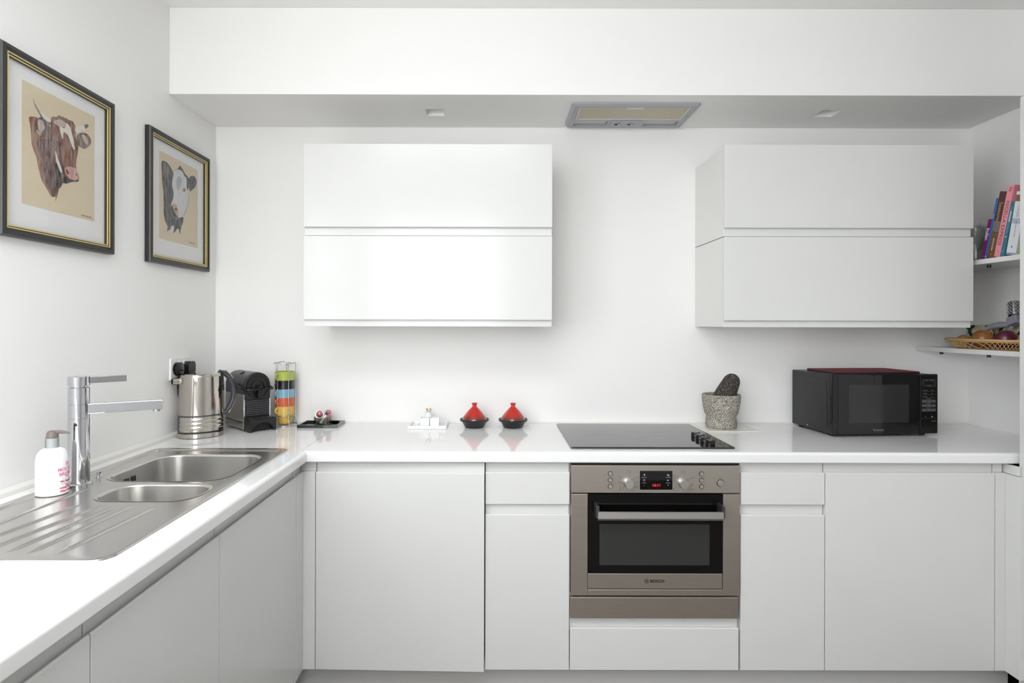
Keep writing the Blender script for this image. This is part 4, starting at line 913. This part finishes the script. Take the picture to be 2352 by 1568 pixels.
wl = mat('pale_filter_edge', (206, 206, 204), 0.35)
for b in ((HX0+0.031, HX0+0.037, HYa+0.0225, HYb-0.1145), (HX1-0.043, HX1-0.037, HYa+0.0225, HYb-0.1145), (HX0+0.037, HX1-0.043, HYb-0.1185, HYb-0.1145)):
    obj('filter_edge', MB().box(*b, SB-0.0135, SB-0.0111), wl, ft, world=True)
obj('filter_catch', MB().box(0.530, 0.598, HYa+0.0235, HYa+0.045, SB-0.0130, SB-0.0111), wl, ft, world=True, bevel=0.0005)
obj('side_clip', MB().box(HX1-0.031, HX1-0.021, HYb-0.160, HYb-0.138, SB-0.0145, SB-0.0131), hg, ex, world=True)
lampg = mat('lamp_lens', (200, 198, 190), 0.25)
for a, b in recess:
    obj('lamp_lens', MB().box(a+0.001, b-0.001, RY0+0.001, RY1-0.001, SB-0.0045, SB-0.0015), lampg, ex, world=True)
for x in (HX0+0.0245, HX1-0.0275):
    obj('screw', MB().sphere((x, HYb-0.060, SB-0.0132), 0.003, 12, 8), CHROME, ex, world=True, smooth=60)
sp_ = obj('switch_panel', MB().box(HX0+0.190, HX1-0.198, HYb-0.104, HYb-0.026, SB-0.0160, SB-0.0131), hg, ex, world=True, bevel=0.001)
for x in (HX0+0.222, HX0+0.278):
    obj('slider_slot', MB().box(x-0.012, x+0.016, HYb-0.068, HYb-0.054, SB-0.0164, SB-0.0161), DARKBOX, sp_, world=True)
    obj('slider', MB().box(x+0.002, x+0.012, HYb-0.072, HYb-0.050, SB-0.0240, SB-0.0165), hg, sp_, world=True, bevel=0.001)
for k in range(7):
    x = HX0+0.212 + k*0.007 + (0.022 if k > 2 else 0)
    obj('printed_dot', MB().cyl((x, HYb-0.088, SB-0.0163), (x, HYb-0.088, SB-0.0161), 0.0011, n=8), PRINT, sp_, world=True)

# ================================================================== corner shelves on the right wall
SHX = 1.900
def shelf(z, label):
    t = thing('wall_shelf', label, 'shelf', ((SHX+RIGHT)/2, 2.40, z - 0.019), group='white alcove shelves')
    obj('shelf_board', MB().box(SHX, RIGHT-0.001, 2.085, BACK-0.001, z-0.019, z), GLOSS, t, world=True, bevel=0.001)
    for y in (2.35, 2.60):
        obj('shelf_stud', MB().cyl((SHX+0.055, y, z-0.031), (SHX+0.055, y, z-0.0192), 0.007, n=14), BLACK, t, world=True, smooth=40)
S1, S2 = EYE - 0.0946, EYE + 0.2600
shelf(S1, 'lower white alcove shelf carrying the onion basket')
shelf(S2, 'upper white alcove shelf carrying the cookbooks')

PAGES = mat('book_pages', (232, 226, 210), 0.8)
def book(y, lean, th, h, dep, rgb, label, letters=(), bands=(), x=SHX+0.022):
    t = thing('cookbook', label, 'book', (x, y, S2 + 0.0006), group='cookbooks on the upper shelf', rot=(R(lean), 0, 0))
    mt = mat('cover_' + label.replace(' ', '_')[:24], rgb, 0.32, noise=(20, 0.04))
    cv = MB().box(0, 0.0022, 0, th, 0, h).box(0.0022, dep, 0, 0.0022, 0, h).box(0.0022, dep, th-0.0022, th, 0, h)
    obj('cover', cv, mt, t, bevel=0.0008)
    obj('pages', MB().box(0.0023, dep-0.004, 0.0023, th-0.0023, 0.004, h-0.004), PAGES, t)
    for z0, z1, c in bands:
        obj('spine_band', MB().box(-0.0003, 0.0002, 0.0005, th-0.0005, z0, z1), mat('band', c, 0.4, noise=(90, 0.25)), t)
    for s, size, zc, c, b in letters:
        m = text(s, size, b); obj('lettering', m.mp(lambda a, q, n: (-0.0004 - n, th/2 - q, zc - a)), mat('spine_print', c, 0.5), t, recalc=False)
    return t
book(2.3350, 13.8, 0.0165, 0.156, 0.13, (120, 32, 96), 'thin purple cookbook at the left end of the row', [('Indian', 0.0200, 0.098, (240, 220, 234), 0.0003), ('*', 0.008, 0.012, (230, 200, 150), 0.0)])
book(2.3228, 13.8, 0.0112, 0.234, 0.16, (54, 104, 176), 'slim blue cookbook next to the purple one', [('Soups', 0.0075, 0.165, (170, 200, 230), 0.0001), ('o', 0.008, 0.010, (240, 240, 240), 0.0006), ('.', 0.012, 0.215, (240, 240, 240), 0.0004)])
book(2.2905, 13.8, 0.0315, 0.252, 0.18, (74, 42, 40), 'thick dark brown cookbook with a photograph on the spine', [('Seasonal', 0.0220, 0.175, (190, 160, 110), 0.0), ('SPICE KITCHEN', 0.0070, 0.052, (226, 214, 190), 0.0002), ('*', 0.010, 0.014, (220, 200, 160), 0.0004)], [(0.0, 0.098, (112, 84, 52)), (0.100, 0.140, (120, 112, 104))])
book(2.2625, 13.8, 0.0270, 0.270, 0.19, (232, 146, 156), 'thick pink cookbook, tallest in the row', [('NIGELLA EXPRESS', 0.0212, 0.128, (110, 62, 72), 0.0), ('N', 0.020, 0.254, (92, 52, 60), 0.0), ('ff', 0.008, 0.022, (120, 70, 80), 0.0)])
book(2.2440, 13.8, 0.0175, 0.205, 0.17, (48, 112, 134), 'slim teal cookbook leaning on the pink one', [('THE', 0.0068, 0.180, (120, 180, 196), 0.0), ('AVOCADO', 0.0080, 0.151, (236, 240, 236), 0.0004), ('COOKBOOK', 0.0074, 0.110, (130, 188, 204), 0.0), ('o', 0.009, 0.075, (232, 206, 120), 0.0006), ('::', 0.008, 0.020, (190, 214, 220), 0.0003)])
book(2.1930, 11.6, 0.0420, 0.232, 0.19, (222, 222, 226), 'wide white cookbook near the right end of the row', [('Chefs', 0.0180, 0.160, (170, 164, 150), 0.0), ('ORIENTAL COOKERY', 0.0062, 0.095, (110, 110, 118), 0.0), ('o', 0.012, 0.030, (40, 40, 44), 0.0004)], [(0.115, 0.135, (176, 182, 196)), (0.0, 0.008, (150, 154, 166)), (0.196, 0.220, (128, 96, 78))])
book(2.1690, 11.0, 0.0150, 0.160, 0.15, (134, 186, 92), 'thin green cookbook at the right end of the row', [('15 MINUTE', 0.0078, 0.060, (70, 110, 48), 0.0001)])
book(2.1850, 11.3, 0.0072, 0.258, 0.16, (26, 25, 26), 'thin tall black cookbook between the white and the green one', x=SHX+0.032)

# glass jug
t = thing('glass_jug', 'clear glass jug standing left of the cookbooks', 'jug', (SHX + 0.085, 2.455, S2 + 0.0005))
JUG = glass('jug_glass', (246, 248, 247), 1.4)
obj('jug_wall', MB().lathe([(0.046, 0), (0.052, 0.003), (0.056, 0.03), (0.054, 0.075), (0.044, 0.115), (0.043, 0.135), (0.047, 0.150), (0.0445, 0.150), (0.0405, 0.135), (0.0415, 0.115), (0.0515, 0.075), (0.0535, 0.03), (0.049, 0.007), (0.001, 0.006)], 36), JUG, t, smooth=45)
obj('handle', MB().tube([(-0.022, -0.038, 0.140), (-0.030, -0.062, 0.148), (-0.036, -0.082, 0.125), (-0.036, -0.084, 0.090), (-0.030, -0.068, 0.058), (-0.024, -0.048, 0.048)], 0.0062, 12), JUG, t, smooth=60)

# basket with onions
bk = thing('basket', 'shallow oval woven basket of onions on the lower shelf', 'basket', (2.018, 2.372, S1 + 0.0005))
WICK = mat('pale_wicker', (206, 170, 118), 0.6, noise=(60, 0.18)); WICKD = mat('wicker_base', (150, 116, 76), 0.7, noise=(60, 0.2))
A_, B_ = 0.106, 0.215
sq_ = lambda v: math.copysign(abs(v)**0.62, v)
el = lambda f, z, n=64: [(A_*f*sq_(math.cos(2*PI*i/n)), B_*f*sq_(math.sin(2*PI*i/n)), z) for i in range(n)]
obj('basket_base', MB().loops([el(0.78, 0.0), el(0.80, 0.004), el(0.78, 0.0045), el(0.02, 0.0045)]), WICKD, bk)
obj('rim', MB().tube(el(1.0, 0.036), 0.0050, 8, True), WICK, bk, smooth=60)
obj('rim', MB().tube(el(0.965, 0.030), 0.0030, 8, True), WICK, bk, smooth=60)
wv = MB()
for k in range(56):
    for s in (-1, 1):
        a = 2*PI*k/56; P = []
        for q in range(4):
            f = 0.79 + 0.20*q/3; aa = a + s*0.15*q/3; P.append((A_*f*sq_(math.cos(aa)), B_*f*sq_(math.sin(aa)), 0.003 + 0.032*q/3 + (0.0006 if s > 0 else 0)))
        wv.tube(P, 0.0013, 5)
w_ = obj('wickerwork', wv, WICK, bk, smooth=60); w_['kind'] = 'stuff'
ONI = mat('brown_onion_skin', (152, 100, 54), 0.28, noise=(14, 0.25), stretch=(6, 6, 0.6)); RONI = mat('red_onion_skin', (92, 34, 52), 0.22, noise=(14, 0.2), stretch=(6, 6, 0.6))
GAR = mat('garlic_skin', (222, 206, 196), 0.5, noise=(20, 0.1), stretch=(5, 5, 0.6)); SHAL = mat('shallot_skin', (190, 140, 92), 0.35, noise=(16, 0.2), stretch=(6, 6, 0.6))
def bulb(kind, label, cat, x, y, r, mt, rot, grp, sz=0.9):
    z = S1 + 0.0052 + r*sz
    t = thing(kind, label, cat, (x, y, z), rot=rot, group=grp)
    prof = [(0.05, -1.0), (0.35, -0.96), (0.72, -0.74), (0.95, -0.36), (1.0, 0.0), (0.94, 0.36), (0.72, 0.70), (0.42, 0.92), (0.2, 1.02)]
    obj('bulb', MB().lathe([(p*r, q*r*sz) for p, q in prof], 28), mt, t, smooth=60)
    obj('neck', MB().lathe([(0.21*r, 1.0*r*sz), (0.11*r, 1.18*r*sz), (0.10*r, 1.38*r*sz), (0.03*r, 1.45*r*sz)], 12), mt, t, smooth=60)
    return t
bulb('onion', 'large brown onion in the middle of the basket', 'onion', 1.988, 2.418, 0.039, ONI, (R(35), R(20), 0), 'onions in the basket')
bulb('onion', 'small pale brown onion at the left of the basket', 'onion', 1.983, 2.512, 0.0265, SHAL, (R(60), R(-20), 0), 'onions in the basket')
bulb('red_onion', 'dark red onion with its dry neck, right of the brown onion', 'onion', 1.990, 2.312, 0.0385, RONI, (R(-48), R(16), 0), 'onions in the basket')
bulb('onion', 'brown onion at the right end of the basket', 'onion', 1.996, 2.222, 0.033, SHAL, (R(20), R(-30), 0), 'onions in the basket')
bulb('onion', 'small onion behind the large brown and red ones', 'onion', 2.062, 2.375, 0.030, SHAL, (R(15), R(30), 0), 'onions in the basket')
bulb('garlic_bulb', 'pale mauve garlic bulb behind the small onion', 'garlic', 2.046, 2.482, 0.0275, GAR, (R(70), R(10), 0), 'garlic in the basket')
bulb('garlic_bulb', 'whitish garlic bulb at the left rim of the basket', 'garlic', 2.012, 2.556, 0.0215, GAR, (R(10), R(60), 0), 'garlic in the basket')
# patterned oven gloves propped behind the onions
def floral(name):
    m = mat(name, (214, 208, 172), 0.85, spec=0.2); nt = m.node_tree; b = nt.nodes['Principled BSDF']
    tc = nt.nodes.new('ShaderNodeTexCoord'); v = nt.nodes.new('ShaderNodeTexVoronoi'); v.inputs['Scale'].default_value = 26
    n = nt.nodes.new('ShaderNodeTexNoise'); n.inputs['Scale'].default_value = 34; n.inputs['Detail'].default_value = 2
    c1 = nt.nodes.new('ShaderNodeValToRGB'); c1.color_ramp.interpolation = 'CONSTANT'; e = c1.color_ramp.elements
    for _ in range(2): e.new(0.5)
    for el_, (p, c) in zip(e, ((0.0, (196, 186, 140)), (0.42, (206, 202, 170)), (0.60, (52, 62, 40)), (0.68, (150, 34, 40)))): el_.position = p; el_.color = (*lin(c), 1)
    mx = nt.nodes.new('ShaderNodeMix'); mx.data_type = 'RGBA'; mx.blend_type = 'MULTIPLY'; mx.inputs[0].default_value = 0.5
    nt.links.new(tc.outputs['Object'], v.inputs['Vector']); nt.links.new(tc.outputs['Object'], n.inputs['Vector'])
    nt.links.new(n.outputs['Fac'], c1.inputs[0]); nt.links.new(c1.outputs[0], mx.inputs[6]); nt.links.new(v.outputs['Distance'], mx.inputs[7])
    nt.links.new(c1.outputs[0], b.inputs['Base Color']); return m
FLO = floral('floral_cotton'); GREENT = mat('dark_green_binding', (36, 52, 42), 0.8)
def pad(label, loc, rot, w, h, th):
    t = thing('oven_glove', label, 'oven glove', loc, rot=rot, group='floral oven gloves')
    n = 14; L = []
    for k in range(n+1):
        f = -1 + 2*k/n; s = max(0.02, 1 - abs(f)**2.6)
        L.append([(th*s*0.5*math.cos(a)*0.9, w/2*(1 if abs(f) < 0.8 else 1 - (abs(f)-0.8)*1.2)*math.sin(a)*(1 if True else 0), h/2*(1+f)) for a in [2*PI*i/28 for i in range(28)]])
    obj('padding', MB().loops(L), FLO, t, smooth=60)
    P = [(-th*0.35, w/2*1.0*math.cos(a)*0.55, h*0.5 + h*0.5*math.sin(a)) for a in [R(-60 + 120*i/12) for i in range(13)]]
    obj('binding', MB().tube(P, 0.006, 8, flat=1.5), GREENT, t, smooth=60)
pad('floral oven glove with dark green binding propped behind the onions', (2.104, 2.400, S1 + 0.006), (0, R(-3), 0), 0.20, 0.105, 0.030)
pad('floral oven glove lying low at the left end of the basket', (2.088, 2.555, S1 + 0.042), (0, R(-4), 0), 0.14, 0.055, 0.026)
# rotary grater
t = thing('rotary_grater', 'grey handled rotary grater with a steel drum at the right of the basket', 'grater', (2.046, 2.388, S1 + 0.083), rot=(R(-18), R(14), 0))
obj('drum', MB().lathe([(0.022, 0.035), (0.024, 0.036), (0.024, 0.092), (0.022, 0.093), (0.020, 0.09), (0.020, 0.037)], 30, (0, -0.055), closed=True), CHROME, t, smooth=40)
tm = MB()
for j in range(7):
    for k in range(14):
        a = 2*PI*(k + 0.5*(j % 2))/14; tm.sphere((0.024*math.cos(a), -0.055 + 0.024*math.sin(a), 0.041 + j*0.0077), 0.0026, 8, 5)
o = obj('drum_teeth', tm, CHROME, t, smooth=60); o['kind'] = 'stuff'
GP = mat('grey_lilac_plastic', (150, 150, 164), 0.4)
obj('handle', MB().tube([(-0.004, 0.072, 0.022), (0, 0.040, 0.024), (0, 0.0, 0.016), (0, -0.030, 0.006)], [0.010, 0.0125, 0.0115, 0.008], 14), GP, t, smooth=60)
obj('handle', MB().tube([(0.010, -0.020, -0.004), (0.010, -0.070, 0.040), (0.010, -0.100, 0.062)], [0.008, 0.009, 0.007], 12), GP, t, smooth=60)
obj('hopper', MB().box(-0.018, 0.018, -0.075, -0.030, 0.000, 0.034), GP, t, bevel=0.004)
